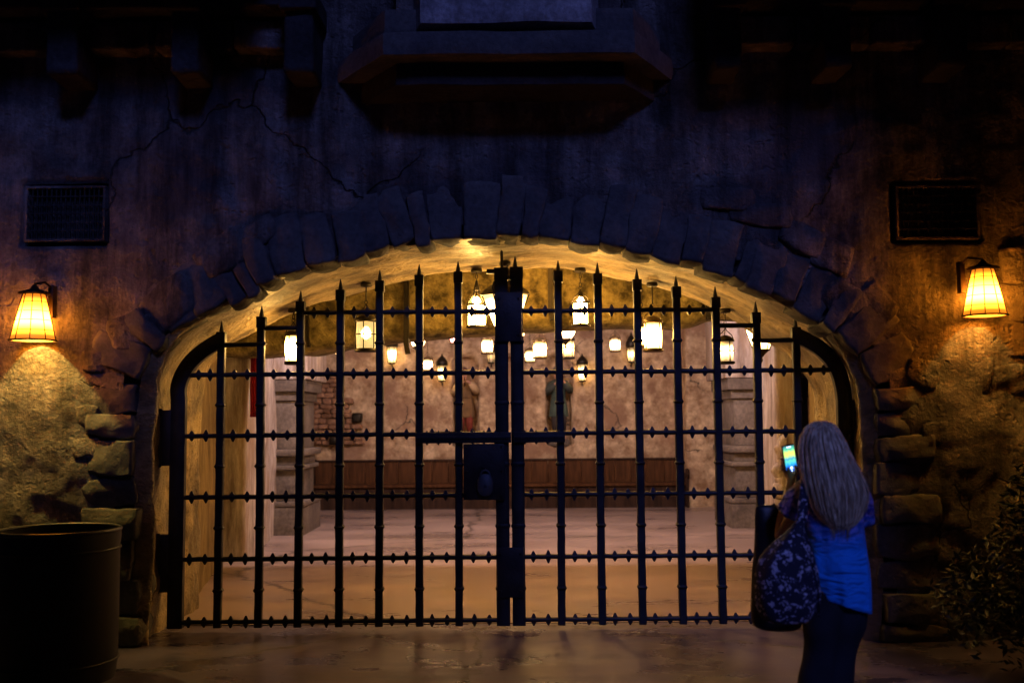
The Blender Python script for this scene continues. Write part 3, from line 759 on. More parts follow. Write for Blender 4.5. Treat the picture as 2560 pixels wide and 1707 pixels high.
# curved frames
def frame(root, ptsc, wd):
    bm = NB(); pts = [Vector((p.x, YG, p.z)) for p in ptsc]
    sweep(bm, pts, sqp(wd, .07), up=(0, 1, 0)); obj('frame', bm, M['iron'], root, ang=40)
fl = [P(444, 1000, YG), P(447, 968, YG), P(458, 935, YG), P(478, 905, YG), P(505, 880, YG), P(533, 861, YG), P(556, 848, YG)]
fl = [Vector((xfl, 0, ZB)), Vector((xfl, 0, 1.0)), Vector((xfl, 0, fl[0].z - .15))] + catmull([Vector((xfl, 0, fl[0].z))] + fl[1:], 6)
frame(L1, fl, .115)
fr_ = [P(2110, 1000, YG), P(2105, 965, YG), P(2093, 925, YG), P(2072, 893, YG), P(2045, 868, YG), P(2015, 850, YG), P(1988, 838, YG)]
fr_ = [Vector((xfr, 0, ZB)), Vector((xfr, 0, 1.0)), Vector((xfr, 0, fr_[0].z - .15))] + catmull([Vector((xfr, 0, fr_[0].z))] + fr_[1:], 6)
frame(R1, fr_, .115)
# meeting stiles
def stile(root, x, w_, ztop, spike):
    bm = NB(); zz = frange(ZB, ztop - .1, .07); rj = random.Random(int(x * 1000))
    sweep(bm, [Vector((x, YG, z)) for z in zz], sqp(w_, .06), [1 + rj.uniform(-.012, .012) for _ in zz], up=(0, 1, 0))
    for a, b in zip(rowz, rowz[1:]):
        z = (a + b) / 2; sweep(bm, [(x, YG, z - .016), (x, YG, z), (x, YG, z + .016)], sqp(w_, .063), [1, 1.14, 1], up=(0, 1, 0))
    box(bm, (x - w_ * .53, YG - .038, ztop - .1), (x + w_ * .53, YG + .038, ztop), .006)
    if spike: lathe(bm, (x - .01, YG, ztop), [(.02, 0), (.018, .02), (.003, .085)], 8)
    obj('stile', bm, M['iron'], root, ang=40)
stile(L1, xsl, .104, gz(670, 1257), False); stile(R1, xsr, .100, gz(668, 1296), True)
# cover plates
for y0, y1 in ((733, 855), (1365, 1490)):
    bm = NB(); box(bm, (xsl - .045, YG - .062, gz(y1)), (xsr + .04, YG - .041, gz(y0)), .005); 
    for zz_ in (gz(y1) + .05, gz(y0) - .05):
        for xx in (xsl - .02, xsr + .015): lathe(bm, (xx, YG - .064, zz_ - .008), [(.010, 0), (.011, .008), (.010, .016)], 8)
    obj('cover_plate', bm, M['iron'], L1, ang=40)
# lock rails
def lockrail(root, x0, x1):
    bm = NB(); z0, z1 = gz(1106), gz(1079)
    box(bm, (x0, YG - .06, z0), (x1, YG - .034, z1), .005)
    box(bm, (x0 + .01, YG - .068, (z0 + z1) / 2 - .012), (x1 - .01, YG - .058, (z0 + z1) / 2 + .012), .004)
    x = x0 + .09
    while x < x1 - .04:
        for zz_, s_ in ((z0, -1), (z1, 1)):
            lathe(bm, (x, YG - .047, zz_ if s_ > 0 else zz_ - .014), [(.012 if s_ > 0 else .003, 0), (.003 if s_ > 0 else .012, .014)], 6)
        x += .088
    obj('lock_rail', bm, M['iron'], root, ang=40)
lockrail(L1, gx(1040, 1090), gx(1278, 1090)); lockrail(R1, gx(1283, 1090), gx(1412, 1090))
bm = NB(); bx0, bx1 = gx(1160, 1180), gx(1262, 1180); bz0, bz1 = gz(1247), gz(1108)
box(bm, (bx0, YG - .075, bz0), (bx1, YG + .04, bz1), .007)
for xx in (bx0 + .025, bx1 - .025):
    for zz_ in (bz0 + .025, bz1 - .025, (bz0 + bz1) / 2): torus(bm, (xx, YG - .076, zz_), .004, .006, (0, 1, 0), 8, 4)
torus(bm, ((bx0 + bx1) / 2 - .01, YG - .076, gz(1172)), .018, .007, (0, 1, 0), 14, 6)
obj('lock_box', bm, M['iron'], L1, ang=40)
pd = P(1213, 1205, YG - .1)
pl = thing('padlock', 'oval steel padlock hanging on the lock box of the gate', 'padlock', pd)
bm = NB(); lathe(bm, (pd.x, pd.y - .012, 0), [(.0, 0)] * 2 + [(.0, 0)], 4) if False else None
rj = []
for i in range(28):
    t = 2 * math.pi * i / 28; rj.append((.062 * math.copysign(abs(math.cos(t)) ** .8, math.cos(t)), .085 * math.copysign(abs(math.sin(t)) ** .85, math.sin(t)) - .02))
for y, s_ in ((-.022, .86), (-.014, 1), (.014, 1), (.022, .86)):
    pass
rings = [[bm.verts.new((pd.x + q[0] * s_, pd.y + y, pd.z + q[1] * s_)) for q in rj] for y, s_ in ((-.022, .85), (-.014, 1), (.014, 1), (.022, .85))]
for a, b in zip(rings, rings[1:]):
    for j in range(28): bm.faces.new((a[j], a[(j + 1) % 28], b[(j + 1) % 28], b[j]))
bm.faces.new(rings[0]); bm.faces.new(list(reversed(rings[-1]))); bmesh.ops.recalc_face_normals(bm, faces=bm.faces[:])
obj('lock_body', bm, M['lock'], pl, ang=50)
bm = NB(); tube(bm, [(pd.x + .036 * math.cos(t), pd.y, pd.z + .045 + .045 * math.sin(t)) for t in [math.pi * i / 14 for i in range(15)]], .009, 8); obj('shackle', bm, M['lock'], pl)
bm = NB(); torus(bm, (pd.x, pd.y - .0225, pd.z - .03), .008, .003, (0, 1, 0), 12, 5); obj('keyhole', bm, M['iron'], pl)
# top latch rod on the left stile
bm = NB(); q = P(1254, 626, YG); zt_ = gz(670, 1257)
tube(bm, [(q.x, YG, zt_ - .4), (q.x, YG, q.z - .01), (q.x, YG, q.z)], .012, 8, [1, 1, .4])
box(bm, (q.x - .12, YG - .02, zt_ - .045), (q.x - .04, YG + .02, zt_ - .01), .004)
for k_ in range(4): torus(bm, (q.x - .02, YG, zt_ - .15 + k_ * .0), .03, .008, (0, 1, 0), 12, 5)
tube(bm, [(q.x - .055, YG - .01, gz(735)), (q.x - .075, YG - .01, gz(720)), (q.x - .06, YG - .01, gz(704)), (q.x - .03, YG - .01, gz(702))], .008, 6)
obj('latch_rod', bm, M['iron'], L1)
# hinges
for root, x0, x1, ys_, ff in ((L1, gx(392, 1080), xfl - .05, ((1157, 1018), (1472, 1328)), -1), (R1, xfr + .05, gx(2152, 1080), ((1145, 1006), (1460, 1320)), 1)):
    for y0, y1 in ys_:
        bm = NB(); box(bm, (min(x0, x1) - (.08 if ff < 0 else 0), YG - .03, gz(y0)), (max(x0, x1) + (.08 if ff > 0 else 0), YG + .04, gz(y1)), .006)
        xx = x0 + .03 if ff < 0 else x1 - .03
        lathe(bm, (xx, YG - .035, gz(y0) - .01), [(.02, 0), (.024, .01), (.024, gz(y1) - gz(y0) + .01), (.02, gz(y1) - gz(y0) + .02)], 12)
        obj('hinge', bm, M['iron'], root, ang=40)

# ------------------------------------------------------------------ lanterns
YEL, WARM, PNK = (1.0, .55, .13), (1.0, .60, .19), (1.0, .57, .24)
GL = {}
def glassglow(name, c, st):
    # lit frosted glass: white hot around the flame, amber towards both ends
    m, t, b = newmat(name); L = t.links.new
    at = N(t, 'ShaderNodeAttribute', attribute_name='lampz')
    n = N(t, 'ShaderNodeTexNoise'); n.inputs['Scale'].default_value = 30; tc = N(t, 'ShaderNodeTexCoord'); L(tc.outputs['Object'], n.inputs['Vector'])
    ma = N(t, 'ShaderNodeMath', operation='MULTIPLY_ADD'); ma.inputs[1].default_value = .16; L(n.outputs['Fac'], ma.inputs[0]); L(at.outputs['Fac'], ma.inputs[2])
    r_ = N(t, 'ShaderNodeValToRGB'); e = r_.color_ramp.elements; e[0].position = .04; e[0].color = (.012, .012, .012, 1); e[1].position = 1.0; e[1].color = (.02, .02, .02, 1)
    for p_, v_ in ((.3, .25), (.52, 1.0), (.68, 1.0), (.88, .12)):
        q = e.new(p_); q.color = (v_, v_, v_, 1)
    L(ma.outputs[0], r_.inputs[0])
    mu = N(t, 'ShaderNodeMath', operation='MULTIPLY'); mu.inputs[1].default_value = st * 1.9; L(r_.outputs[0], mu.inputs[0]); L(mu.outputs[0], b.inputs['Emission Strength'])
    b.inputs['Emission Color'].default_value = (*c, 1); b.inputs['Base Color'].default_value = (.5, .4, .25, 1); b.inputs['Roughness'].default_value = .4
    return m
def zattr(o):
    vs = o.data.vertices; z0 = min(v.co.z for v in vs); z1 = max(v.co.z for v in vs)
    at = o.data.attributes.new('lampz', 'FLOAT', 'POINT')
    for i, v in enumerate(vs): at.data[i].value = (v.co.z - z0) / (z1 - z0)
def gmat(kind, st, col):
    k = (kind, st, col)
    if k not in GL: GL[k] = glow('lit_bulb', col, st) if kind == 'b' else glassglow('lit_glass', col, st)
    return GL[k]
GRP = 'lit lanterns hanging behind the gate'
def chain(bm, a, b, link=.035, r=.0035):
    a, b = Vector(a), Vector(b); L_ = (b - a).length; n = max(1, int(L_ / link)); d = (b - a) / n
    for i in range(n):
        c = a + d * (i + .5); ax = (1, 0, 0) if i % 2 else (0, 1, 0)
        pts = []
        for j in range(9):
            t = 2 * math.pi * j / 8; u = Vector((0, 1, 0)) if i % 2 else Vector((1, 0, 0))
            pts.append(c + u * (.010 * math.cos(t)) + Vector((0, 0, 1)) * (link * .62 * math.sin(t)))
        tube(bm, pts, r, 4)
def hang(root, top, x, y, zc, plate=True, rod=False):
    bm = NB()
    if rod: tube(bm, [(x, y, top), (x, y, zc)], .006, 6)
    else: chain(bm, (x, y, top), (x, y, zc))
    obj('chain', bm, M['blackmetal'], root)
    if plate:
        bm = NB(); lathe(bm, (x, y, zc - .02), [(.045, 0), (.05, .01), (.045, .035)], 16); obj('ceiling_plate', bm, M['blackmetal'], root)
def cyl_lantern(px, y0, y1, wpx, Y, label, st=60, col=YEL, zc=None, bars=4, bail=True, mid=False, metal='brass', clear=False, belly=0.0, rod=False, crown=0):
    a, b = P(px, y1, Y), P(px, y0, Y); x = a.x; r = wpx * 1.1 / 2 / F * Y; z0, z1 = a.z, b.z; h = z1 - z0
    root = thing('hanging_lantern', label, 'lantern', (x, Y, z0), GRP)
    bm = NB(); n = 8
    lathe(bm, (x, Y, z0 + .012), [(r * (.86 + (.02 + belly) * math.sin(math.pi * i / 8)), (h - .024) * i / 8) for i in range(9)], 20)
    gl = obj('lamp_glass', bm, M['glassclear'] if clear else gmat('b' if crown else 'g', st * (.9 if crown else 1), col), root)
    zattr(gl)
    if clear:
        bm = NB(); lathe(bm, (x, Y, z0 + h * .35), [(.01, 0), (r * .38, h * .1), (r * .42, h * .22), (r * .25, h * .36), (.008, h * .42)], 12); obj('bulb', bm, gmat('b', st * 5, col), root)
    bm = NB()
    bh = max(.014, h * .10); lathe(bm, (x, Y, z0 - bh), [(r * .9, 0), (r * 1.06, bh * .3), (r * 1.06, bh * 1.2), (r * .88, bh * 1.3)], 20)
    obj('base', bm, M[metal], root)
    bm = NB()
    if crown: torus(bm, (x, Y, z1), r, .008, (0, 0, 1), 20, 5)
    else: lathe(bm, (x, Y, z1 - h * .08), [(r * .96, 0), (r * 1.07, h * .02), (r * 1.05, h * .09), (r * .85, h * .10 + .012), (r * .55, h * .1 + .012 + r * .22), (r * .2, h * .1 + .012 + r * .36)], 20)
    obj('lid', bm, M[metal], root)
    bm = NB()
    for i in range(bars):
        t = 2 * math.pi * (i + .4) / bars
        tube(bm, [(x + r * .97 * math.cos(t), Y + r * .97 * math.sin(t), z0), (x + r * (.97 + belly) * math.cos(t), Y + r * (.97 + belly) * math.sin(t), z0 + h / 2), (x + r * .97 * math.cos(t), Y + r * .97 * math.sin(t), z1)], .0055, 5)
    if mid: torus(bm, (x, Y, z0 + h * .5), r * 1.0, .0055, (0, 0, 1), 20, 5)
    obj('cage', bm, M[metal], root)
    if crown:
        bm = NB(); hc_ = P(px, y0 - crown, Y).z - z1
        for i in range(8):
            t = 2 * math.pi * i / 8; c_, s_ = math.cos(t), math.sin(t)
            tube(bm, [(x + r * c_, Y + r * s_, z1), (x + r * .62 * c_, Y + r * .62 * s_, z1 + hc_ * .22), (x + r * .3 * c_, Y + r * .3 * s_, z1 + hc_ * .5), (x + r * .18 * c_, Y + r * .18 * s_, z1 + hc_ * .8), (x, Y, z1 + hc_)], .006, 5)
        torus(bm, (x, Y, z1 + hc_ * .62), r * .3, .008, (0, 0, 1), 12, 5); lathe(bm, (x, Y, z1 + hc_ * .7), [(r * .16, 0), (r * .2, hc_ * .15), (.01, hc_ * .35)], 10)
        obj('crown', bm, M[metal], root)
        bm = NB(); lathe(bm, (x, Y, z1 - .01), [(.004, 0), (r * .34, r * .2), (r * .4, r * .5), (r * .25, r * .8), (.004, r * .95)], 12); obj('bulb', bm, gmat('b', 420, col), root)
    ztop = z1 + r * 1.5
    bm = NB()
    for s_ in (-1, 1): tube(bm, [(x + s_ * r, Y, z1), (x + s_ * r * .75, Y, z1 + r * .6), (x + s_ * r * .2, Y, z1 + r * 1.1), (x, Y, ztop)], .0042, 5)
    tube(bm, [(x, Y + r, z1), (x, Y + r * .2, z1 + r * 1.1), (x, Y, ztop)], .0042, 5)
    torus(bm, (x, Y, ztop + .012), .014, .0035, (0, 1, 0), 12, 5)
    obj('bail', bm, M[metal], root)
    hang(root, ztop + .02, x, Y, zc if zc else 3.75, plate=True, rod=rod)
    return root
def tap_lantern(px, y0, y1, wt, wb, Y, label, st=50, col=WARM, zc=None, roof=True, fin=True, n=6, grp=GRP):
    a, b = P(px, y1, Y), P(px, y0, Y); x = a.x; z0, z1 = a.z, b.z; rt, rb_ = wt / 2 / F * Y, wb / 2 / F * Y; h = z1 - z0
    root = thing('tapered_lantern', label, 'lantern', (x, Y, z0), grp)
    bm = NB(); lathe(bm, (x, Y, z0), [((rb_ + (rt - rb_) * i / 8) * .95, h * i / 8) for i in range(9)], n, rot0=R(0)); zattr(obj('lamp_glass', bm, gmat('t', st, col), root, smooth=False))
    bm = NB()
    for i in range(n):
        t = 2 * math.pi * i / n; tube(bm, [(x + rb_ * math.cos(t), Y + rb_ * math.sin(t), z0), (x + rt * math.cos(t), Y + rt * math.sin(t), z1)], .006 if rt > .12 else .004, 5)
    zm = z0 + h * .42; rm = rb_ + (rt - rb_) * .42
    torus(bm, (x, Y, z0), rb_, .008 if rt > .12 else .005, (0, 0, 1), n * 3, 5); torus(bm, (x, Y, z1), rt, .009 if rt > .12 else .005, (0, 0, 1), n * 3, 5)
    obj('frame', bm, M['blackmetal'], root)
    bm = NB(); lathe(bm, (x, Y, z1 + .004), [(rt * 1.07, 0), (rt * .95, rt * .18), (rt * .5, rt * .5), (rt * .42, rt * .72), (rt * .5, rt * .8), (rt * .32, rt * 1.05), (rt * .08, rt * 1.2)], n * 2); obj('roof', bm, M['blackmetal'], root, ang=40)
    if fin:
        bm = NB(); lathe(bm, (x, Y, z0 - rb_ * 1.6), [(.004, 0), (rb_ * .2, rb_ * .3), (rb_ * .12, rb_ * .6), (rb_ * .5, rb_ * 1.1), (rb_ * 1.02, rb_ * 1.55)], n * 2); obj('finial', bm, M['blackmetal'], root, ang=40)
    zt2 = z1 + rt * 1.2
    bm = NB(); torus(bm, (x, Y, zt2 + .03), .03, .006, (0, 1, 0), 14, 5); obj('ring', bm, M['blackmetal'], root)
    hang(root, zt2 + .06, x, Y, zc if zc else 3.75)
    return root
def sconce(px, y0, y1, wt, wb, ydome, label, st=40, col=WARM):
    Y = YB - .22
    a, b = P(px, y1, Y), P(px, y0, Y); x = a.x; z0, z1 = a.z, b.z; rt, rb_ = wt / 2 / F * Y, wb / 2 / F * Y; h = z1 - z0; hd_ = P(px, ydome, Y).z - z1
    root = thing('wall_lantern', label, 'lantern', (x, Y, z0), 'onion topped lanterns on the pink wall')
    bm = NB(); lathe(bm, (x, Y, z0), [((rb_ + (rt - rb_) * i / 8) * .92, h * i / 8) for i in range(9)], 6); zattr(obj('lamp_glass', bm, gmat('s', st, col), root, smooth=False))
    bm = NB(); lathe(bm, (x, Y, z1 + .003), [(rt * 1.15, 0), (rt * 1.32, hd_ * .12), (rt * 1.25, hd_ * .35), (rt * .8, hd_ * .6), (rt * .25, hd_ * .8), (rt * .08, hd_)], 14); obj('dome', bm, M['blackmetal'], root)
    bm = NB()
    for i in range(6):
        t = 2 * math.pi * i / 6; tube(bm, [(x + rb_ * math.cos(t), Y + rb_ * math.sin(t), z0), (x + rt * math.cos(t), Y + rt * math.sin(t), z1)], .006, 5)
    lathe(bm, (x, Y, z0 - .035), [(rb_ * .5, 0), (rb_ * 1.1, .015), (rb_ * 1.1, .033)], 12)
    obj('frame', bm, M['blackmetal'], root)
    bm = NB(); tube(bm, [(x, Y, z0 - .03), (x, Y + .08, z0 - .09), (x, Y + .26, z0 - .05)], .012, 6); obj('bracket', bm, M['blackmetal'], root)
m, t, b = newmat('clear_lantern_glass'); b.inputs['Base Color'].default_value = (1, .93, .75, 1); b.inputs['Transmission Weight'].default_value = .85; b.inputs['Roughness'].default_value = .3; b.inputs['Emission Color'].default_value = (1, .75, .3, 1); b.inputs['Emission Strength'].default_value = .35; b.inputs['IOR'].default_value = 1.1; M['glassclear'] = m

def vz(px, Y): return zs(P(px, 800, Y).x) - .025 * (Y - YF) / 1.8 - .02
E = 95
cyl_lantern(733, 835, 905, 38, 8.7, 'barrel shaped lit jar lantern beside the third bar of the left gate leaf', E, YEL, vz(733, 8.7), bars=2, belly=.1, metal='blackmetal')
cyl_lantern(915, 800, 873, 50, 8.7, 'see-through caged lantern with visible bulb, dimmest of the front row', 14, YEL, vz(915, 8.7), bars=6, mid=True, clear=True, metal='blackmetal', rod=True)
cyl_lantern(1192, 762, 815, 46, 8.75, 'lantern under a tall conical wire crown left of the gate stiles', E * 1.3, YEL, vz(1192, 8.75), bars=6, mid=True, metal='blackmetal', crown=58)
tap_lantern(1264, 738, 838, 118, 40, 8.45, 'largest tapered street lantern hanging right behind the meeting stiles', 70, WARM, vz(1264, 8.45))
cyl_lantern(1452, 757, 811, 41, 8.6, 'caged cylinder lantern in the second bay right of the stiles', E * 1.7, YEL, vz(1452, 8.6), bars=6, metal='blackmetal', crown=26)
cyl_lantern(1633, 803, 873, 45, 8.7, 'brightest brass caged lantern hanging from a round plate on the vault', E, YEL, vz(1633, 8.7), bars=4, rod=True)
cyl_lantern(1606, 815, 864, 30, 9.6, 'lit lantern half hidden behind the brass caged one', E, YEL, None, bars=4)
cyl_lantern(1815, 850, 905, 38, 8.7, 'two tier amber cylinder lantern nearest the right end of the vault', 7, (1, .62, .25), vz(1815, 8.7), mid=True, bars=3, metal='blackmetal')
tap_lantern(1903, 800, 875, 92, 40, 9.9, 'large tapered lantern partly cut off by the vault at the right', 40, WARM, None)
# farther ones
tap_lantern(1045, 838, 868, 50, 26, 12.8, 'tapered lantern glowing left and right of the sixth bar', 30, PNK, 4.6)
tap_lantern(1290, 823, 850, 54, 28, 12.8, 'tapered lantern almost hidden behind the meeting stiles', 30, PNK, 4.6)
tap_lantern(1414, 822, 848, 58, 30, 12.8, 'tapered lantern just above the two pane lantern', 30, PNK, 4.6)
cyl_lantern(1069, 898, 925, 24, 16.0, 'small low cylinder lantern left of the first niche', 40, PNK, 4.6)
cyl_lantern(1135, 835, 858, 20, 14.5, 'small rosy pink lantern beneath the header', 30, (1.0, .30, .26), 4.6)
cyl_lantern(1218, 847, 882, 28, 13.5, 'cylinder lantern between first niche and the stiles', 40, PNK, 4.6)
cyl_lantern(1350, 853, 893, 33, 13.2, 'barrel lantern with wire bail right of the stiles', 40, WARM, 4.6)
cyl_lantern(1325, 876, 904, 24, 15.0, 'small lantern hanging lower left of the barrel lantern', 40, WARM, 4.6)
cyl_lantern(1421, 848, 893, 29, 13.2, 'lantern of two stacked panes in front of the right niche', 9, WARM, 4.6, mid=True, metal='blackmetal')
cyl_lantern(1538, 846, 877, 25, 15.0, 'lone small lantern against the blank wall right of the niches', 40, PNK, 4.6)
cyl_lantern(842, 872, 886, 10, 15.5, 'tiny spark like lantern near the left moulded column', 60, PNK, 4.6)
sconce(980, 868, 906, 24, 18, 838, 'onion topped wall lantern farthest left', 16)
sconce(1105, 915, 950, 23, 17, 884, 'onion topped wall lantern left of the first niche', 16)
sconce(1228, 880, 905, 22, 16, 850, 'dim onion topped wall lantern below a bright cylinder lantern', .6)
sconce(1456, 912, 950, 23, 17, 884, 'onion topped wall lantern right of the right niche', 16)
sconce(1579, 870, 903, 22, 17, 830, 'onion topped wall lantern farthest right with a faint flame', 5)
# unseen lights added above the header to brighten the hall
for x, e in ((-1.9, 165), (1.9, 165)):
    l = bpy.data.lights.new('hall_fill_light', 'AREA'); l.energy = e; l.size = .5; l.color = (1.0, .73, .74)
    o = bpy.data.objects.new('hall_fill_light', l); C.objects.link(o); o.location = (x, 12.45, 4.35)
    o.rotation_euler = (Vector((x, 12.45, 4.35)) - Vector((x * .8, 17.5, .8))).to_track_quat('Z', 'Y').to_euler()

l = bpy.data.lights.new('chamber_fill_light', 'AREA'); l.energy = 70; l.size = .35; l.color = (1.0, .46, .08)  # unseen warm light, added to turn the front floor golden
o = bpy.data.objects.new('chamber_fill_light', l); C.objects.link(o); o.location = (.25, 10.2, 3.6)

# ------------------------------------------------------------------ cone wall lamps
def shademat():
    m, t, b = newmat('amber_shade'); L = t.links.new
    tc = N(t, 'ShaderNodeTexCoord'); sp = N(t, 'ShaderNodeSeparateXYZ'); L(tc.outputs['Object'], sp.inputs[0])
    n = N(t, 'ShaderNodeTexNoise'); n.inputs['Scale'].default_value = 12; L(tc.outputs['Object'], n.inputs['Vector'])
    r_ = N(t, 'ShaderNodeValToRGB'); e = r_.color_ramp.elements
    e[0].position = 0; e[0].color = (.9, .22, .01, 1); e[1].position = 1; e[1].color = (1, .25, .015, 1)
    for p_, c_ in ((.12, (1.0, .26, .012, 1)), (.34, (1, .29, .016, 1)), (.58, (1, .29, .016, 1)), (.86, (1, .25, .012, 1))):
        q = e.new(p_); q.color = c_
    at = N(t, 'ShaderNodeAttribute', attribute_name='lampz'); L(at.outputs['Fac'], r_.inputs[0])
    st = N(t, 'ShaderNodeValToRGB'); s = st.color_ramp.elements; s[0].position = 0; s[0].color = (.015, .015, .015, 1); s[1].position = 1; s[1].color = (.012, .012, .012, 1)
    for p_, v_ in ((.08, .022), (.22, .16), (.38, 1.0), (.54, .8), (.74, .14), (.93, .02)):
        q = s.new(p_); q.color = (v_, v_, v_, 1)
    L(at.outputs['Fac'], st.inputs[0])
    mu = N(t, 'ShaderNodeMath', operation='MULTIPLY'); mu.inputs[1].default_value = 70.0; L(st.outputs[0], mu.inputs[0])
    L(r_.outputs[0], b.inputs['Emission Color']); L(mu.outputs[0], b.inputs['Emission Strength'])
    b.inputs['Base Color'].default_value = (.5, .3, .1, 1); b.inputs['Roughness'].default_value = .6
    return m
M['shade'] = shademat()
M['lampiron'] = simple('lamp_iron', (.05, .03, .018), .5, .6, .2, 60, .3)
def wall_lamp(px, y0, y1, wt, wb, pbx, pby0, pby1, label, side, watts=74):
    Y = YF - .178
    a, b = P(px, y1, Y), P(px, y0, Y); x = a.x; z0, z1 = a.z, b.z; rt, rb_ = wt / 2 / F * Y, wb / 2 / F * Y; h = z1 - z0
    root = thing('wall_lamp', label, 'wall lamp', (x, Y, z0), 'cone wall lamps beside the gateway')
    bm = NB(); rings = []; n = 30
    for k_ in range(13):
        t = k_ / 12; r_ = rb_ + (rt - rb_) * t
        rings.append([bm.verts.new((x + r_ * math.cos(2 * math.pi * i / n), Y + r_ * math.sin(2 * math.pi * i / n), z0 + h * t)) for i in range(n)])
    for k_ in range(12):
        for i in range(n): bm.faces.new((rings[k_][i], rings[k_][(i + 1) % n], rings[k_ + 1][(i + 1) % n], rings[k_ + 1][i]))
    o = obj('lamp_shade', bm, M['shade'], root)
    at = o.data.attributes.new('lampz', 'FLOAT', 'POINT')
    for i, v in enumerate(o.data.vertices): at.data[i].value = (v.co.z - z0) / h
    bm = NB(); nr = 9
    for i in range(nr):
        t = 2 * math.pi * (i + .2) / nr - math.pi / 2 + .15
        c_, s_ = math.cos(t), math.sin(t)
        tube(bm, [(x + (rb_ + .004) * c_, Y + (rb_ + .004) * s_, z0 - .006), (x + (rt + .004) * c_, Y + (rt + .004) * s_, z1 + .006)], .0035, 5)
    for t in (.2, .42, .62, .82):
        torus(bm, (x, Y, z0 + h * t), rb_ + (rt - rb_) * t + .002, .0022, (0, 0, 1), 30, 5)
    torus(bm, (x, Y, z0 - .004), rb_ + .006, .007, (0, 0, 1), 30, 6)
    torus(bm, (x, Y, z1), rt + .003, .005, (0, 0, 1), 30, 6)
    obj('ribs', bm, M['lampiron'], root)
    bm = NB(); lathe(bm, (x, Y, z1 - .001), [(rt * 1.55, 0), (rt * 1.5, .012), (rt * .5, .035), (rt * .25, .06), (.01, .07)], 24); obj('cap', bm, M['lampiron'], root)
    q0, q1 = P(pbx, pby0, YF - .05), P(pbx, pby1, YF - .05)
    bm = NB(); box(bm, (q0.x - .018, YF - .09, q1.z), (q0.x + .018, YF - .02, q0.z), .004)
    zt2 = q0.z - .02
    tube(bm, [(q0.x, YF - .06, zt2), (q0.x, Y, zt2 + .03), (x, Y, zt2 + .02), (x, Y, z1 + .07)], .009, 7)
    obj('bracket', bm, M['lampiron'], root, ang=40)
    l = bpy.data.lights.new('lamp_bulb', 'POINT'); l.energy = watts; l.shadow_soft_size = .012; l.color = (1.0, .78, .17)
    o = bpy.data.objects.new('lamp_bulb', l); C.objects.link(o); o.location = (x, Y, z0 + h * .60); o.parent = root; o.matrix_parent_inverse = Matrix.Translation(-root.location)
wall_lamp(83, 735, 850, 50, 106, 133, 715, 795, 'amber cone wall lamp left of the gateway, above the bin', -1)
wall_lamp(2462, 673, 788, 50, 102, 2400, 655, 733, 'amber cone wall lamp right of the gateway, above the cracked slabs', 1, 17)

# ------------------------------------------------------------------ litter bin
M['bin'] = simple('bin_paint', (.007, .007, .010), .55, .2, .15, 40, .3)
M['binrim'] = simple('bin_rim', (.03, .03, .04), .4, .6, .1, 40, .3)
bc = P(149, 1323, 6.6); rbn = 146 / F * 6.6; zt = bc.z
bn = thing('litter_bin', 'large round dark litter bin standing at the left wall', 'litter bin', (bc.x, 6.6, 0))
bm = NB(); lathe(bm, (bc.x, 6.6, 0), [(rbn * .93, 0), (rbn * .95, .04), (rbn * .95, .06), (rbn * .97, .10), (rbn * .97, zt - .10), (rbn * .985, zt - .06), (rbn * .985, zt - .01), (rbn * .93, zt - .012), (rbn * .92, zt - .35), (.02, zt - .36)], 48)
obj('bin_body', bm, M['bin'], bn, ang=40)
bm = NB(); torus(bm, (bc.x, 6.6, zt - .004), rbn * .965, .014, (0, 0, 1), 56, 8); obj('rim', bm, M['binrim'], bn)
for z in (.12, zt - .12):
    bm = NB(); torus(bm, (bc.x, 6.6, z), rbn * .972, .009, (0, 0, 1), 56, 6); obj('band', bm, M['bin'], bn)

# ------------------------------------------------------------------ shrub at right
M['leaf'] = simple('dark_leaf', (.009, .017, .005), .55, 0, 0, 10, .5)
sh = thing('shrub', 'dark leafy shrub in the shadow at the foot of the right wall', 'shrub', (3.25, 6.3, 0))
bm = NB(); rr = random.Random(9)
for k_ in range(5200):
    cl = rr.choice([(3.25, 6.35, .7, .42), (3.55, 6.0, .55, .45), (3.0, 6.6, .45, .35), (3.45, 6.6, 1.0, .35), (3.75, 6.2, .85, .4), (3.3, 6.2, .3, .4)])
    d = Vector((rr.gauss(0, 1), rr.gauss(0, 1), rr.gauss(0, 1))).normalized() * (rr.random() ** .5)
    p = Vector(cl[:3]) + d * cl[3] * (1 + .35 * nz(d.x, d.y, d.z, 2.5, cl[0]))
    if p.z < .03: continue
    t = Vector((rr.uniform(-1, 1), rr.uniform(-1, 1), rr.uniform(-.6, .8))).normalized(); s_ = t.orthogonal().normalized()
    s_ = (Matrix.Rotation(rr.uniform(0, 6.28), 3, t) @ s_); l = rr.uniform(.022, .045); w_ = l * .34; up_ = t.cross(s_) * l * .12
    vs = [bm.verts.new(p - t * l), bm.verts.new(p + s_ * w_ + up_), bm.verts.new(p + t * l), bm.verts.new(p - s_ * w_ + up_)]
    bm.faces.new((vs[0], vs[1], vs[2])); bm.faces.new((vs[0], vs[2], vs[3]))
obj('foliage', bm, M['leaf'], sh, smooth=False)
bm = NB()
for k_ in range(12):
    a_ = rr.uniform(0, 6.28); tube(bm, [(3.4 + .05 * math.cos(a_), 6.3 + .05 * math.sin(a_), 0), (3.4 + .25 * math.cos(a_), 6.3 + .25 * math.sin(a_), .4), (3.4 + .4 * math.cos(a_), 6.3 + .35 * math.sin(a_), .9)], .012, 5, [1, .7, .3])
obj('stem', bm, M['darkwood'], sh)

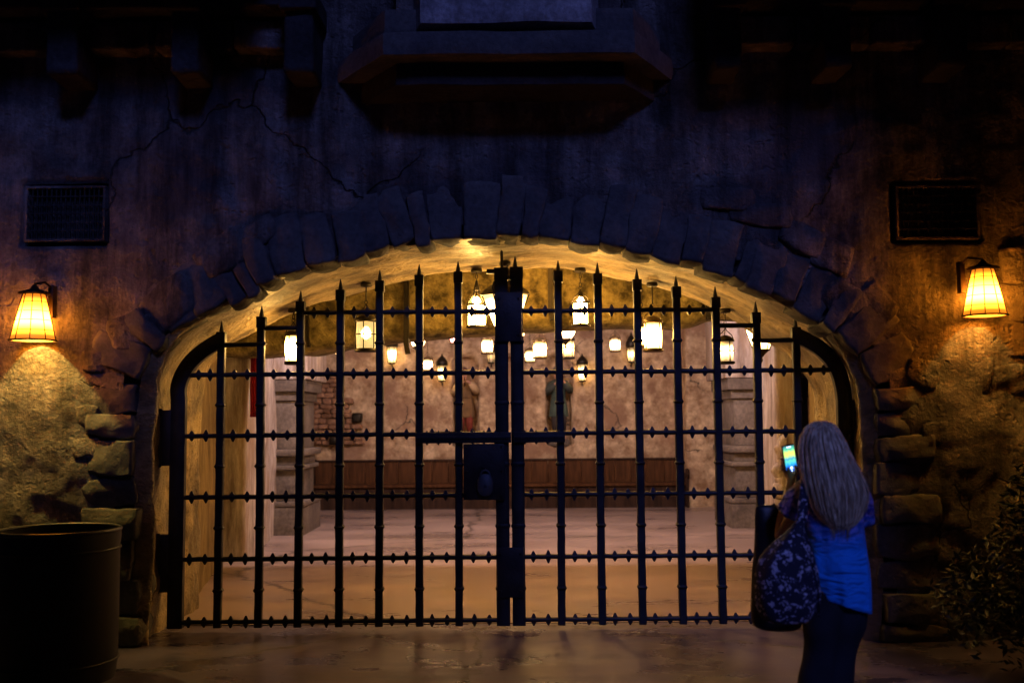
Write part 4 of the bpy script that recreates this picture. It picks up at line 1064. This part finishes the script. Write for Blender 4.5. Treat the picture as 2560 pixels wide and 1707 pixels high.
# ------------------------------------------------------------------ people
def skinbody(name, nodes, edges, mat, parent, root, sub=2):
    names = list(nodes); me = bpy.data.meshes.new(name)
    me.from_pydata([Vector(nodes[n][0]) for n in names], [(names.index(a), names.index(b)) for a, b in edges], [])
    o = bpy.data.objects.new(name, me); C.objects.link(o); me.materials.append(mat)
    me.skin_vertices.new() if hasattr(me.skin_vertices, 'new') and not me.skin_vertices else None
    sm = o.modifiers.new('skin', 'SKIN'); sm.use_smooth_shade = True; sm.branch_smoothing = .6
    if not me.skin_vertices:
        bmx = bmesh.new(); bmx.from_mesh(me); bmx.verts.layers.skin.verify(); bmx.to_mesh(me); bmx.free()
    for i, n in enumerate(names):
        r_ = nodes[n][1]; sv = me.skin_vertices[0].data[i]; sv.radius = r_ if isinstance(r_, tuple) else (r_, r_); sv.use_root = (n == root)
    ss = o.modifiers.new('sub', 'SUBSURF'); ss.levels = sub; ss.render_levels = sub
    # bake to plain mesh
    dg = bpy.context.evaluated_depsgraph_get(); dg.update(); ev = o.evaluated_get(dg); nm = bpy.data.meshes.new_from_object(ev)
    o.modifiers.clear(); o.data = nm
    nm.polygons.foreach_set('use_smooth', [True] * len(nm.polygons))
    if not nm.materials: nm.materials.append(mat)
    if parent is not None:
        o.parent = parent; o.matrix_parent_inverse = Matrix.Translation(-parent.location) if parent.type == 'EMPTY' else Matrix()
    return o
def loft(bm, rings_, n=40, fn=None, cap=True, mi=0):
    """rings_: (cx,cy,z,rx,ry[,tilt]) bottom->top"""
    G = []
    for k_, rg in enumerate(rings_):
        cx, cy, z, rx, ry = rg[:5]; tl = rg[5] if len(rg) > 5 else 0
        row = []
        for i in range(n):
            t = 2 * math.pi * i / n; f = 1 + (fn(t, k_ / (len(rings_) - 1)) if fn else 0)
            row.append(bm.verts.new((cx + rx * f * math.cos(t), cy + ry * f * math.sin(t), z + tl * math.cos(t))))
        G.append(row)
    for a, b in zip(G, G[1:]):
        for i in range(n):
            f = bm.faces.new((a[i], a[(i + 1) % n], b[(i + 1) % n], b[i])); f.material_index = mi
    if cap: bm.faces.new(list(reversed(G[0]))); bm.faces.new(G[-1])
def interp(keys, n):
    """keys list of tuples, smooth resample n rings"""
    out = []
    m_ = len(keys) - 1
    for i in range(n):
        f = i / (n - 1) * m_; k_ = min(int(f), m_ - 1); t = f - k_
        p0, p1, p2, p3 = keys[max(k_ - 1, 0)], keys[k_], keys[k_ + 1], keys[min(k_ + 2, m_)]
        out.append(tuple(.5 * ((2 * b) + (c - a) * t + (2 * a - 5 * b + 4 * c - d) * t * t + (3 * b - a - 3 * c + d) * t ** 3) for a, b, c, d in zip(p0, p1, p2, p3)))
    return out
M['skin'] = simple('skin', (.48, .25, .17), .5, 0, 0, 10, .08)
M['jeans'] = simple('dark_trousers', (.008, .009, .016), .85, 0, .4, 90, .4)
M['shoe'] = simple('dark_shoe', (.02, .02, .025), .6)
def hairmat(name, c1, c2):
    m, t, b = newmat(name); L = t.links.new
    tc = N(t, 'ShaderNodeTexCoord'); mp = N(t, 'ShaderNodeMapping'); mp.inputs['Scale'].default_value = (60, 60, 2.0); L(tc.outputs['Object'], mp.inputs[0])
    n = N(t, 'ShaderNodeTexNoise'); n.inputs['Scale'].default_value = 1.5; n.inputs['Detail'].default_value = 4; n.inputs['Distortion'].default_value = .3; L(mp.outputs[0], n.inputs['Vector'])
    r_ = N(t, 'ShaderNodeValToRGB'); r_.color_ramp.elements[0].position = .35; r_.color_ramp.elements[1].position = .65
    r_.color_ramp.elements[0].color = (*c1, 1); r_.color_ramp.elements[1].color = (*c2, 1); L(n.outputs['Fac'], r_.inputs[0]); L(r_.outputs[0], b.inputs['Base Color'])
    b.inputs['Roughness'].default_value = .5
    bp = N(t, 'ShaderNodeBump'); bp.inputs['Strength'].default_value = .7; bp.inputs['Distance'].default_value = .006; L(n.outputs['Fac'], bp.inputs['Height']); L(bp.outputs[0], b.inputs['Normal'])
    return m
M['hair'] = hairmat('blonde_hair', (.42, .27, .15), (1.0, .82, .55))
def shirtmat():
    m, t, b = newmat('blue_top'); L = t.links.new
    g = N(t, 'ShaderNodeTexCoord'); sp = N(t, 'ShaderNodeSeparateXYZ'); L(g.outputs['Object'], sp.inputs[0])
    n = N(t, 'ShaderNodeTexNoise'); n.inputs['Scale'].default_value = 34; n.inputs['Detail'].default_value = 3; L(g.outputs['Object'], n.inputs['Vector'])
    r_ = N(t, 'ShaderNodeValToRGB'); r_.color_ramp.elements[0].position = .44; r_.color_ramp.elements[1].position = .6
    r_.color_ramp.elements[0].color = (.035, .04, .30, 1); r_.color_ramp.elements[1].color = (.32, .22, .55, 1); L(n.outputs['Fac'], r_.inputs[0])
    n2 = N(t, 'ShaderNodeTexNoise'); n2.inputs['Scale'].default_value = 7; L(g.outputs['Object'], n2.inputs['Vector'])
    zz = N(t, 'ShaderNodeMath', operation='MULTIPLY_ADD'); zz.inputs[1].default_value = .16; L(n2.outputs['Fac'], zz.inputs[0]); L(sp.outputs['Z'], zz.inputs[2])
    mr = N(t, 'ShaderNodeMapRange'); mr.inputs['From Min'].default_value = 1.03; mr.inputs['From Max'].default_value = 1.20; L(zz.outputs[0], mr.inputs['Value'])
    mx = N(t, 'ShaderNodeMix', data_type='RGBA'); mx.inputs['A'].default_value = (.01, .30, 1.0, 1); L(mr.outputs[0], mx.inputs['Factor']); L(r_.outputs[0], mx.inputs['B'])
    L(mx.outputs['Result'], b.inputs['Base Color']); b.inputs['Roughness'].default_value = .8
    n3 = N(t, 'ShaderNodeTexNoise'); n3.inputs['Scale'].default_value = 120; L(g.outputs['Object'], n3.inputs['Vector'])
    mp = N(t, 'ShaderNodeMapping'); mp.inputs['Scale'].default_value = (4, 4, 9); mp.inputs['Rotation'].default_value = (0, .5, 0); L(g.outputs['Object'], mp.inputs[0])
    n4 = N(t, 'ShaderNodeTexNoise'); n4.inputs['Scale'].default_value = 1.4; n4.inputs['Detail'].default_value = 2; n4.inputs['Distortion'].default_value = 1.2; L(mp.outputs[0], n4.inputs['Vector'])
    ms = N(t, 'ShaderNodeMath', operation='MULTIPLY_ADD'); ms.inputs[1].default_value = .03; L(n3.outputs['Fac'], ms.inputs[0]); L(n4.outputs['Fac'], ms.inputs[2])
    bp = N(t, 'ShaderNodeBump'); bp.inputs['Strength'].default_value = .9; bp.inputs['Distance'].default_value = .05; L(ms.outputs[0], bp.inputs['Height']); L(bp.outputs[0], b.inputs['Normal'])
    return m
M['shirt'] = shirtmat()
WY = 5.2
wo = P(2085, 1440, WY)
woman = thing('person', 'long haired woman in bright blue top seen from behind, raising a phone', 'person', (wo.x, WY, 0))
def W(px, py, Y=WY): return P(px, py, Y)
def g0(px, Y, z):
    p = P(px, 1500, Y); return Vector((p.x, Y, z))
ank_l, ank_r = g0(2030, WY - .02, .09), g0(2085, WY + .05, .09)
nd = {
 'pelvis': (W(2098, 1455), (.10, .09)), 'waist': (W(2095, 1360), (.09, .075)), 'chest': (W(2085, 1270), (.11, .09)), 'upch': (W(2077, 1215), (.12, .08)),
 'neck': (W(2066, 1180, 5.22), .052), 'neck2': (W(2060, 1160, 5.24), .052), 'head': (W(2057, 1130, 5.25), (.072, .085)), 'head2': (W(2056, 1098, 5.25), (.078, .092)), 'crown': (W(2057, 1075, 5.24), (.055, .065)),
 'shl': (W(2018, 1220, 5.24), .052), 'arml': (W(1990, 1280, 5.29), .044), 'elbl': (W(1950, 1348, 5.36), .036), 'forl': (W(1958, 1290, 5.44), .034), 'wril': (W(1974, 1218, 5.53), .024), 'hanl': (W(1978, 1198, 5.555), (.030, .018)),
 'shr': (W(2142, 1220, 5.24), .052), 'armr': (W(2152, 1280, 5.3), .044), 'elbr': (W(2140, 1335, 5.42), .036), 'forr': (W(2095, 1280, 5.5), .034), 'wrir': (W(2045, 1222, 5.57), .024), 'hanr': (W(2022, 1205, 5.58), (.028, .018)),
 'hipl': (W(2070, 1480), (.075, .075)), 'knel': (W(2052, 1620, 5.23), .055), 'call': (g0(2042, WY + .0, .33), .05), 'ankl': (ank_l, .036), 'heel': (ank_l + Vector((0, .02, -.05)), .033), 'toel': (ank_l + Vector((-.05, .17, -.06)), .03),
 'hipr': (W(2122, 1480), (.075, .075)), 'kner': (W(2112, 1620, 5.26), .055), 'calr': (g0(2100, WY + .03, .33), .05), 'ankr': (ank_r, .036), 'heer': (ank_r + Vector((0, .02, -.05)), .033), 'toer': (ank_r + Vector((.02, .18, -.06)), .03)}
ed = [('pelvis', 'waist'), ('waist', 'chest'), ('chest', 'upch'), ('upch', 'neck'), ('neck', 'neck2'), ('neck2', 'head'), ('head', 'head2'), ('head2', 'crown'),
      ('upch', 'shl'), ('shl', 'arml'), ('arml', 'elbl'), ('elbl', 'forl'), ('forl', 'wril'), ('wril', 'hanl'), ('upch', 'shr'), ('shr', 'armr'), ('armr', 'elbr'), ('elbr', 'forr'), ('forr', 'wrir'), ('wrir', 'hanr'),
      ('pelvis', 'hipl'), ('hipl', 'knel'), ('knel', 'call'), ('call', 'ankl'), ('ankl', 'heel'), ('heel', 'toel'), ('pelvis', 'hipr'), ('hipr', 'kner'), ('kner', 'calr'), ('calr', 'ankr'), ('ankr', 'heer'), ('heer', 'toer')]
# phone
phc = W(1974, 1146, 5.60)
# fingers of the holding hand
def addf(pref, base, pts, r_):
    prev = base
    for i, p in enumerate(pts):
        nm_ = '%s%d' % (pref, i); nd[nm_] = (p, r_ * (1 - .12 * i)); ed.append((prev, nm_)); prev = nm_
hl = nd['hanl'][0]; hr = nd['hanr'][0]
for i in range(4):     # fingers behind the phone, curling round its left edge
    z = -.01 + i * .019
    addf('fl%d_' % i, 'hanl', [hl + Vector((-.012 + .004 * i, .035, .012 + z * .6)), phc + Vector((-.028, .022, -.055 + z)), phc + Vector((-.044 - .002 * (i % 2), .008, -.048 + z)), phc + Vector((-.039, -.010, -.044 + z))], .0088)
addf('tl_', 'hanl', [hl + Vector((.026, .01, .018)), phc + Vector((.030, -.014, -.055)), phc + Vector((.022, -.018, -.035))], .0098)
for i in range(4):
    z = -.02 + i * .019
    addf('fr%d_' % i, 'hanr', [hr + Vector((-.02, .018, .012 + z * .7)), phc + Vector((.060, .020, -.062 + z)), phc + Vector((.044, .018, -.056 + z)), phc + Vector((.028, .016, -.05 + z))], .0088)
addf('tr_', 'hanr', [hr + Vector((-.018, -.006, .02)), phc + Vector((.056, -.012, -.04)), phc + Vector((.036, -.014, -.03))], .0098)
body = skinbody('body', nd, ed, M['skin'], woman, 'pelvis')
# face features (turned away from this view)
hc = nd['head'][0]
bm = NB()
fd = Vector((-.25, .97, 0)).normalized(); sx_ = Vector((fd.y, -fd.x, 0))
rock(bm, hc + fd * .088 + Vector((0, 0, .012)), (sx_, fd, Vector((0, 0, 1))), (.014, .02, .026), 3, .6, .001, 1)
rock(bm, hc + fd * .078 + Vector((0, 0, -.04)), (sx_, fd, Vector((0, 0, 1))), (.026, .012, .008), 3, .6, .001, 2)
for s_ in (-1, 1):
    rock(bm, hc + fd * .01 + sx_ * (s_ * .078) + Vector((0, 0, .01)), (fd, sx_, Vector((0, 0, 1))), (.018, .008, .03), 3, .7, .001, 3)
obj('face', bm, M['skin'], woman)
bm = NB()
for s_ in (-1, 1): rock(bm, hc + fd * .080 + sx_ * (s_ * .031) + Vector((0, 0, .03)), (sx_, fd, Vector((0, 0, 1))), (.014, .008, .008), 3, .8, .0, 3)
obj('eyes', bm, simple('eye', (.05, .04, .035), .2), woman)
# shirt
sk = [(2112, 1512, 68, .130), (2108, 1460, 72, .135), (2102, 1405, 72, .122), (2094, 1350, 70, .112), (2086, 1300, 76, .118), (2081, 1255, 80, .118), (2079, 1222, 78, .10), (2073, 1198, 50, .075), (2068, 1184, 30, .06)]
rg = []
for px, py, hw, ry in sk:
    p = W(px, py); rg.append((p.x, WY + .03, p.z, hw / 492, ry))
rg = [r_ + (0,) for r_ in interp(rg, 34)]
rg = [(a, b, c, d, e, (-.045 * max(0, 1 - i / 12))) for i, (a, b, c, d, e, f) in enumerate(rg)]
bm = NB(); loft(bm, rg, 64, lambda t, v: (.035 * math.sin(t * 7 + v * 5) + .02 * math.sin(t * 13 - v * 9) + .03 * noise.noise(Vector((math.cos(t) * 3, math.sin(t) * 3, v * 7)))) * (1 - v) ** 1.2 + .012 * noise.noise(Vector((math.cos(t) * 4, math.sin(t) * 4, v * 14))))
def sleeve(bm, a, b, c, r0, r1):
    pts = [Vector(a).lerp(Vector(b), t / 6) if t <= 6 else None for t in range(7)] + [Vector(b).lerp(Vector(c), t / 5) for t in range(1, 6)]
    rj = [r0 + (r1 - r0) * i / (len(pts) - 1) for i in range(len(pts))]
    prof = [((1 + .08 * math.sin(5 * 2 * math.pi * i / 24)) * math.cos(2 * math.pi * i / 24), (1 + .08 * math.cos(6 * 2 * math.pi * i / 24)) * math.sin(2 * math.pi * i / 24)) for i in range(24)]
    sweep(bm, pts, prof, rj, cap=True)
sleeve(bm, W(2030, 1212, 5.24), W(2000, 1250, 5.27), W(1984, 1286, 5.30), .058, .088)
sleeve(bm, W(2128, 1212, 5.24), W(2150, 1250, 5.27), W(2153, 1300, 5.33), .062, .068)
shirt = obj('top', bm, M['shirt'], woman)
# trousers
bm = NB()
rg = []
for px, py, hw, ry in ((2044, 1712, 47, .085), (2050, 1660, 42, .078), (2056, 1615, 42, .08), (2060, 1560, 50, .10), (2072, 1500, 50, .085), (2084, 1455, 36, .07)):
    p = W(px, py); rg.append((p.x, WY + .015, p.z, hw / 492, ry))
fold = lambda t, v: .03 * math.sin(t * 3 + v * 14) + .03 * noise.noise(Vector((math.cos(t) * 2, math.sin(t) * 2, v * 9)))
rg.insert(0, (ank_l.x, ank_l.y + .01, .05, .075, .09)); loft(bm, interp(rg, 30), 28, fold)
rg = []
for px, py, hw, ry in ((2092, 1712, 45, .085), (2100, 1660, 41, .078), (2108, 1615, 42, .08), (2118, 1560, 50, .10), (2120, 1500, 50, .085), (2112, 1455, 36, .07)):
    p = W(px, py); rg.append((p.x, WY + .03, p.z, hw / 492, ry))
rg.insert(0, (ank_r.x, ank_r.y + .01, .05, .075, .09)); loft(bm, interp(rg, 30), 28, fold)
obj('trousers', bm, M['jeans'], woman)
for a_ in (ank_l, ank_r):
    bm = NB(); rock(bm, a_ + Vector((-.01, .07, -.055)), (Vector((1, 0, 0)), Vector((0, 1, 0)), Vector((0, 0, 1))), (.045, .13, .036), 6, .5, .003, 1); obj('shoe', bm, M['shoe'], woman)
# hair
hk = [(2088, 1318, 22, .03), (2088, 1300, 42, .05), (2085, 1270, 58, .07), (2080, 1230, 68, .085), (2070, 1185, 67, .10), (2062, 1145, 60, .115), (2057, 1105, 53, .12), (2056, 1080, 43, .105), (2057, 1062, 32, .075), (2058, 1052, 12, .03)]
rg = []
for i, (px, py, hw, ry) in enumerate(hk):
    p = W(px, py); yo = WY + (-.065 if i < 4 else (-.035 if i == 4 else (0 if i == 5 else .03))); rg.append((p.x, yo, p.z, hw / 492, ry))
bm = NB()
loft(bm, interp(rg, 60), 160, lambda t, v: .04 * noise.noise(Vector((math.cos(t) * 3.2, math.sin(t) * 3.2, v * .8))) + (.11 * noise.noise(Vector((math.cos(t) * 9, math.sin(t) * 9, v * 1.3))) + .03 * noise.noise(Vector((math.cos(t) * 34, math.sin(t) * 34, v * 2)))) * (1.1 - v * .7))
rr = random.Random(4)
for k_ in range(420):
    t = rr.uniform(math.pi, 2 * math.pi) if rr.random() < .8 else rr.uniform(0, 6.28); v0 = rr.uniform(.0, .5); v1 = min(.97, v0 + rr.uniform(.3, .6)); pts = []
    R_ = interp(rg, 40); fly = rr.uniform(0, .05) if rr.random() < .8 else rr.uniform(.06, .22); dt = rr.uniform(-.07, .07)
    for q in range(9):
        v = v1 + (v0 - .05 - v1) * q / 8; vv = max(0, v); r_ = R_[int(vv * 39)]; tt = t + dt * (q / 8) ** 2
        off = 1.02 + fly * (q / 8)
        pts.append((r_[0] + r_[3] * off * math.cos(tt), r_[1] + r_[4] * off * math.sin(tt), r_[2] + (v - vv) * 1.2))
    tube(bm, pts, .0028, 4, [.6, 1, 1, 1, 1, .9, .7, .5, .2])
obj('hair', bm, M['hair'], woman)
# phone
M['phonebody'] = simple('phone_case', (.01, .01, .012), .3, .3)
ph = thing('phone', 'glowing smartphone held up in the hands of the woman', 'phone', phc)
rot = Matrix.Rotation(R(-9), 3, 'Y') @ Matrix.Rotation(R(6), 3, 'X') @ Matrix.Rotation(R(14), 3, 'Z')
def place(vs):
    for v in vs: v.co = rot @ v.co + phc
bm = NB(); vs = box(bm, (-.037, -.004, -.077), (.037, .005, .077), .003); place(bm.verts); obj('case', bm, M['phonebody'], ph, ang=50)
def scrmat():
    m, t, b = newmat('phone_screen'); L = t.links.new
    at = N(t, 'ShaderNodeAttribute', attribute_name='scr'); sp = N(t, 'ShaderNodeSeparateXYZ'); L(at.outputs['Vector'], sp.inputs[0])
    r_ = N(t, 'ShaderNodeValToRGB'); e = r_.color_ramp.elements; e[0].position = 0; e[0].color = (.01, .03, .25, 1); e[1].position = 1; e[1].color = (.02, .05, .12, 1)
    for p_, c_ in ((.2, (.01, .1, .5, 1)), (.3, (.03, .35, .55, 1)), (.42, (.10, .5, .35, 1)), (.5, (.03, .25, .45, 1)), (.62, (.5, .75, .15, 1)), (.75, (.55, .8, .12, 1)), (.85, (.1, .5, .3, 1))):
        q = e.new(p_); q.color = c_
    n = N(t, 'ShaderNodeTexNoise'); n.inputs['Scale'].default_value = 5; n.inputs['Detail'].default_value = 3; L(at.outputs['Vector'], n.inputs['Vector'])
    ma = N(t, 'ShaderNodeMath', operation='MULTIPLY_ADD'); ma.inputs[1].default_value = .25; L(n.outputs['Fac'], ma.inputs[0]); L(sp.outputs['Y'], ma.inputs[2])
    mb = N(t, 'ShaderNodeMath', operation='SUBTRACT'); mb.inputs[1].default_value = .125; L(ma.outputs[0], mb.inputs[0]); L(mb.outputs[0], r_.inputs[0])
    L(r_.outputs[0], b.inputs['Emission Color']); b.inputs['Emission Strength'].default_value = 2.0; b.inputs['Base Color'].default_value = (.01, .01, .01, 1); b.inputs['Roughness'].default_value = .1
    return m
bm = NB(); G = [[bm.verts.new((-.033 + .066 * i / 6, -.0052, -.071 + .142 * j / 12)) for j in range(13)] for i in range(7)]
for i in range(6):
    for j in range(12): bm.faces.new((G[i][j], G[i + 1][j], G[i + 1][j + 1], G[i][j + 1]))
uv = [(v.co.x / .066 + .5, (v.co.z + .071) / .142, 0) for v in bm.verts]; place(bm.verts)
o = obj('screen', bm, scrmat(), ph); at = o.data.attributes.new('scr', 'FLOAT_VECTOR', 'POINT')
for i, u in enumerate(uv): at.data[i].vector = u
bm = NB()
for x, z, r_ in ((-.02, -.053, .0055), (0, -.05, .008), (.02, -.053, .0055), (0, -.066, .004)): lathe(bm, (0, 0, 0), [(r_, 0), (r_, .0006)], 14) and [setattr(v, 'co', Vector((v.co.x + x, -.0056 - v.co.z, v.co.y + z))) for v in bm.verts[-28:]]
vv = box(bm, (-.012, -.0062, .060), (.016, -.0054, .067)); place(bm.verts); obj('screen_buttons', bm, glow('phone_white', (.6, .85, 1), 2.5, vary=0), ph, smooth=False)

# bags
def floral():
    m, t, b = newmat('floral_cloth'); L = t.links.new
    g = N(t, 'ShaderNodeTexCoord'); v = N(t, 'ShaderNodeTexVoronoi'); v.inputs['Scale'].default_value = 19
    n = N(t, 'ShaderNodeTexNoise'); n.inputs['Scale'].default_value = 26; n.inputs['Detail'].default_value = 3; L(g.outputs['Object'], n.inputs['Vector'])
    am = N(t, 'ShaderNodeVectorMath', operation='MULTIPLY_ADD'); am.inputs[1].default_value = (.2, .2, .2); L(n.outputs['Color'], am.inputs[0]); L(g.outputs['Object'], am.inputs[2]); L(am.outputs[0], v.inputs['Vector'])
    r_ = N(t, 'ShaderNodeValToRGB'); e = r_.color_ramp.elements; e[0].position = .05; e[0].color = (.8, .74, .85, 1); e[1].position = .5; e[1].color = (.015, .015, .04, 1)
    q = e.new(.3); q.color = (.42, .38, .5, 1); q = e.new(.38); q.color = (.03, .03, .07, 1)
    L(v.outputs['Distance'], r_.inputs[0]); L(r_.outputs[0], b.inputs['Base Color']); b.inputs['Roughness'].default_value = .8
    return m
M['floral'] = floral()
bgc = W(1966, 1440, 5.08)
bag = thing('shoulder_bag', 'slouchy dark floral bag with pale flowers slung on the side of the woman', 'bag', (bgc.x, 5.08, bgc.z - .23))
ks = [(1968, 1556, 36, .05), (1970, 1545, 62, .08), (1970, 1500, 78, .11), (1966, 1440, 76, .115), (1968, 1395, 66, .10), (1978, 1355, 44, .075), (1990, 1325, 22, .045), (1998, 1305, 12, .02)]
rg = []
for px, py, hw, ry in ks:
    p = P(px, py, 5.08); rg.append((p.x, 5.08, p.z, hw / 504, ry))
bm = NB(); loft(bm, interp(rg, 36), 56, lambda t, v: .035 * math.sin(t * 6 + 2) * v + .06 * noise.noise(Vector((math.cos(t) * 2, math.sin(t) * 2, v * 4))) + .03 * noise.noise(Vector((math.cos(t) * 6, math.sin(t) * 6, v * 9))))
obj('bag_body', bm, M['floral'], bag)
bm = NB(); sweep(bm, [P(1996, 1320, 5.06), P(2006, 1290, 5.08), P(2008, 1250, 5.10), P(2012, 1215, 5.14), P(2025, 1198, 5.20), P(2030, 1200, 5.28), P(2020, 1240, 5.34), P(2000, 1330, 5.22)], [(-.024, -.004), (.024, -.004), (.024, .004), (-.024, .004)]); obj('strap', bm, M['floral'], bag)
bm = NB(); tube(bm, [P(2028, 1380, 5.0), P(2044, 1430, 4.99), P(2050, 1480, 5.0), P(2048, 1540, 5.02)], .005, 6); obj('piping', bm, M['floral'], bag)
M['blackcloth'] = simple('black_leather', (.012, .012, .018), .45, 0, .3, 50, .3)
bg2 = P(1920, 1430, 5.5)
b2 = thing('tote_bag', 'tall black bag hanging in front of the woman beyond the floral bag', 'bag', (bg2.x, 5.5, bg2.z - .3))
ks = [(1950, 1574, 42, .05), (1942, 1558, 62, .07), (1934, 1500, 56, .08), (1930, 1440, 52, .08), (1928, 1385, 44, .075), (1922, 1330, 34, .06), (1918, 1290, 30, .045), (1920, 1268, 30, .03), (1921, 1262, 24, .015)]
rg = []
for px, py, hw, ry in ks:
    p = P(px, py, 5.50); rg.append((p.x, 5.50, p.z, hw / 468, ry * .8))
bm = NB(); loft(bm, interp(rg, 30), 40, lambda t, v: .05 * noise.noise(Vector((math.cos(t) * 2, math.sin(t) * 2, v * 5 + 3))) + .02 * math.sin(t * 5 + v * 6)); obj('bag_body', bm, M['blackcloth'], b2)
bm = NB(); tube(bm, [P(1915, 1275, 5.50), P(1935, 1262, 5.50), P(1948, 1280, 5.5), P(1950, 1335, 5.5)], .012, 7); obj('handle', bm, M['blackcloth'], b2)
bm = NB(); c = P(1905, 1394, 5.43); torus(bm, c, .012, .004, (0, 1, 0), 12, 5); obj('buckle', bm, M['brass'], b2)

# musicians standing in the niches
def musician(cx, zbase, label, tunic, leg, sleeve_c, lean, instr, hat):
    Y = YB + .12; H = 1.36
    root = thing('statue', label, 'statue', (cx, Y, zbase), 'painted musician figures in the niches')
    q = lambda x, y, z: Vector((cx + x, Y + y, zbase + z))
    nn = {'pel': (q(0, 0, .66), (.10, .08)), 'wai': (q(0, 0, .82), (.09, .07)), 'che': (q(lean * .3, 0, 1.0), (.105, .08)), 'nec': (q(lean * .5, 0, 1.13), .04), 'hd': (q(lean * .8, -.03, 1.2), (.058, .065)), 'hd2': (q(lean * .9, -.02, 1.29), (.058, .06)),
          'sl': (q(-.13, 0, 1.07), .042), 'el': (q(-.2, -.12, .9), .036), 'wl': (q(-.06, -.24, 1.05), .026), 'hl': (q(-.02, -.26, 1.08), (.022, .016)),
          'sr': (q(.13, 0, 1.07), .042), 'er': (q(.21, -.12, .93), .036), 'wr': (q(.1, -.24, 1.08), .026), 'hr': (q(.07, -.26, 1.1), (.022, .016)),
          'hipl': (q(-.07, 0, .6), .07), 'kl': (q(-.07, -.02, .34), .048), 'al': (q(-.08, 0, .06), .032), 'tl': (q(-.09, -.12, .03), .03),
          'hipr': (q(.07, 0, .6), .07), 'kr': (q(.08, -.05, .34), .048), 'ar': (q(.09, 0, .06), .032), 'tr': (q(.10, -.12, .03), .03)}
    ee = [('pel', 'wai'), ('wai', 'che'), ('che', 'nec'), ('nec', 'hd'), ('hd', 'hd2'), ('che', 'sl'), ('sl', 'el'), ('el', 'wl'), ('wl', 'hl'), ('che', 'sr'), ('sr', 'er'), ('er', 'wr'), ('wr', 'hr'),
          ('pel', 'hipl'), ('hipl', 'kl'), ('kl', 'al'), ('al', 'tl'), ('pel', 'hipr'), ('hipr', 'kr'), ('kr', 'ar'), ('ar', 'tr')]
    for s_, hnd in ((-1, 'hl'), (1, 'hr')):
        b_ = nn[hnd][0]
        for i in range(4):
            nn['f%s%da' % (hnd, i)] = (b_ + Vector((-s_ * .022, -.012, -.014 + i * .011)), .0075); nn['f%s%db' % (hnd, i)] = (b_ + Vector((-s_ * .034, .004, -.016 + i * .011)), .0065)
            ee += [(hnd, 'f%s%da' % (hnd, i)), ('f%s%da' % (hnd, i), 'f%s%db' % (hnd, i))]
        nn['t' + hnd + 'a'] = (b_ + Vector((-s_ * .008, -.02, .022)), .008); ee.append((hnd, 't' + hnd + 'a'))
    skinbody('body', nn, ee, M['skin'], root, 'pel', 2)
    fo = lambda t, v: .06 * math.sin(t * 8) * (1 - v) + .04 * noise.noise(Vector((math.cos(t) * 3, math.sin(t) * 3, v * 6 + cx)))
    bm = NB(); loft(bm, interp([(cx, Y, zbase + .42, .185, .13), (cx, Y, zbase + .6, .165, .12), (cx, Y, zbase + .8, .135, .105), (cx + lean * .2, Y, zbase + .98, .155, .11), (cx + lean * .3, Y, zbase + 1.08, .15, .095), (cx + lean * .5, Y, zbase + 1.14, .06, .06)], 24), 40, fo)
    torus(bm, (cx, Y, zbase + .8), .125, .014, (0, 0, 1), 24, 5)
    obj('tunic', bm, simple('tunic_cloth', tunic, .85, 0, .3, 40, .3), root)
    for s_, sn, en, wn in ((-1, 'sl', 'el', 'wl'), (1, 'sr', 'er', 'wr')):
        bm = NB(); pts = [nn[sn][0], nn[sn][0].lerp(nn[en][0], .5), nn[en][0], nn[en][0].lerp(nn[wn][0], .5), nn[en][0].lerp(nn[wn][0], .9)]
        sweep(bm, pts, circ(1, 14), [.058, .07, .075, .062, .038]); obj('sleeve', bm, simple('sleeve_cloth', sleeve_c, .85, 0, .3, 40, .2), root)
        bm = NB(); k1, k2, k3 = ('hipl', 'kl', 'al') if s_ < 0 else ('hipr', 'kr', 'ar')
        sweep(bm, [nn[k1][0], nn[k2][0], nn[k3][0] + Vector((0, 0, .08))], circ(1, 12), [.09, .07, .045]); obj('legging', bm, simple('legging_cloth', leg, .85), root)
    if instr == 'flute':
        bm = NB(); tube(bm, [q(-.1, -.27, 1.1), q(.2, -.25, 1.13)], .012, 8); obj('flute', bm, M['brass'], root)
    else:
        bm = NB(); tube(bm, [q(0, -.12, 1.19), q(.0, -.24, 1.1), q(.01, -.36, 1.02)], .014, 8, [.6, .9, 1.8]); obj('pipe', bm, M['wood'], root)
    bm = NB(); h0 = nn['hd2'][0]
    lathe(bm, h0 + Vector((0, .01, .0)), [(.09, 0), (.085, .02), (.065, .05), (.05, .08), (.01, .1)], 20); obj('cap', bm, simple('cap_cloth', hat, .8), root)
    bm = NB(); f_ = nn['hd'][0]
    rock(bm, f_ + Vector((0, -.066, .02)), (Vector((1, 0, 0)), Vector((0, 1, 0)), Vector((0, 0, 1))), (.010, .014, .018), 2, .6, .0, 1)
    for s_ in (-1, 1): rock(bm, f_ + Vector((s_ * .022, -.058, .035)), (Vector((1, 0, 0)), Vector((0, 1, 0)), Vector((0, 0, 1))), (.009, .006, .006), 2, .8, .0, 1)
    obj('face', bm, M['skin'], root)
    bm = NB(); lathe(bm, (cx, Y - .02, zbase - .14), [(.20, 0), (.24, .03), (.22, .08), (.2, .138)], 24, sy=.9); obj('plinth', bm, M['colstone'], root)
zb_ = P(1280, 1098, YB).z
musician(NI[0][0], zb_, 'piper figure in brown tunic and pale puffed sleeves in the first niche', (.16, .09, .035), (.20, .035, .02), (.50, .36, .20), -.02, 'pipe', (.10, .04, .03))
musician(NI[2][0], zb_, 'flute playing figure in grey green tunic and cap in the niche right of the stiles', (.055, .085, .065), (.03, .022, .02), (.05, .06, .05), -.03, 'flute', (.14, .12, .09))
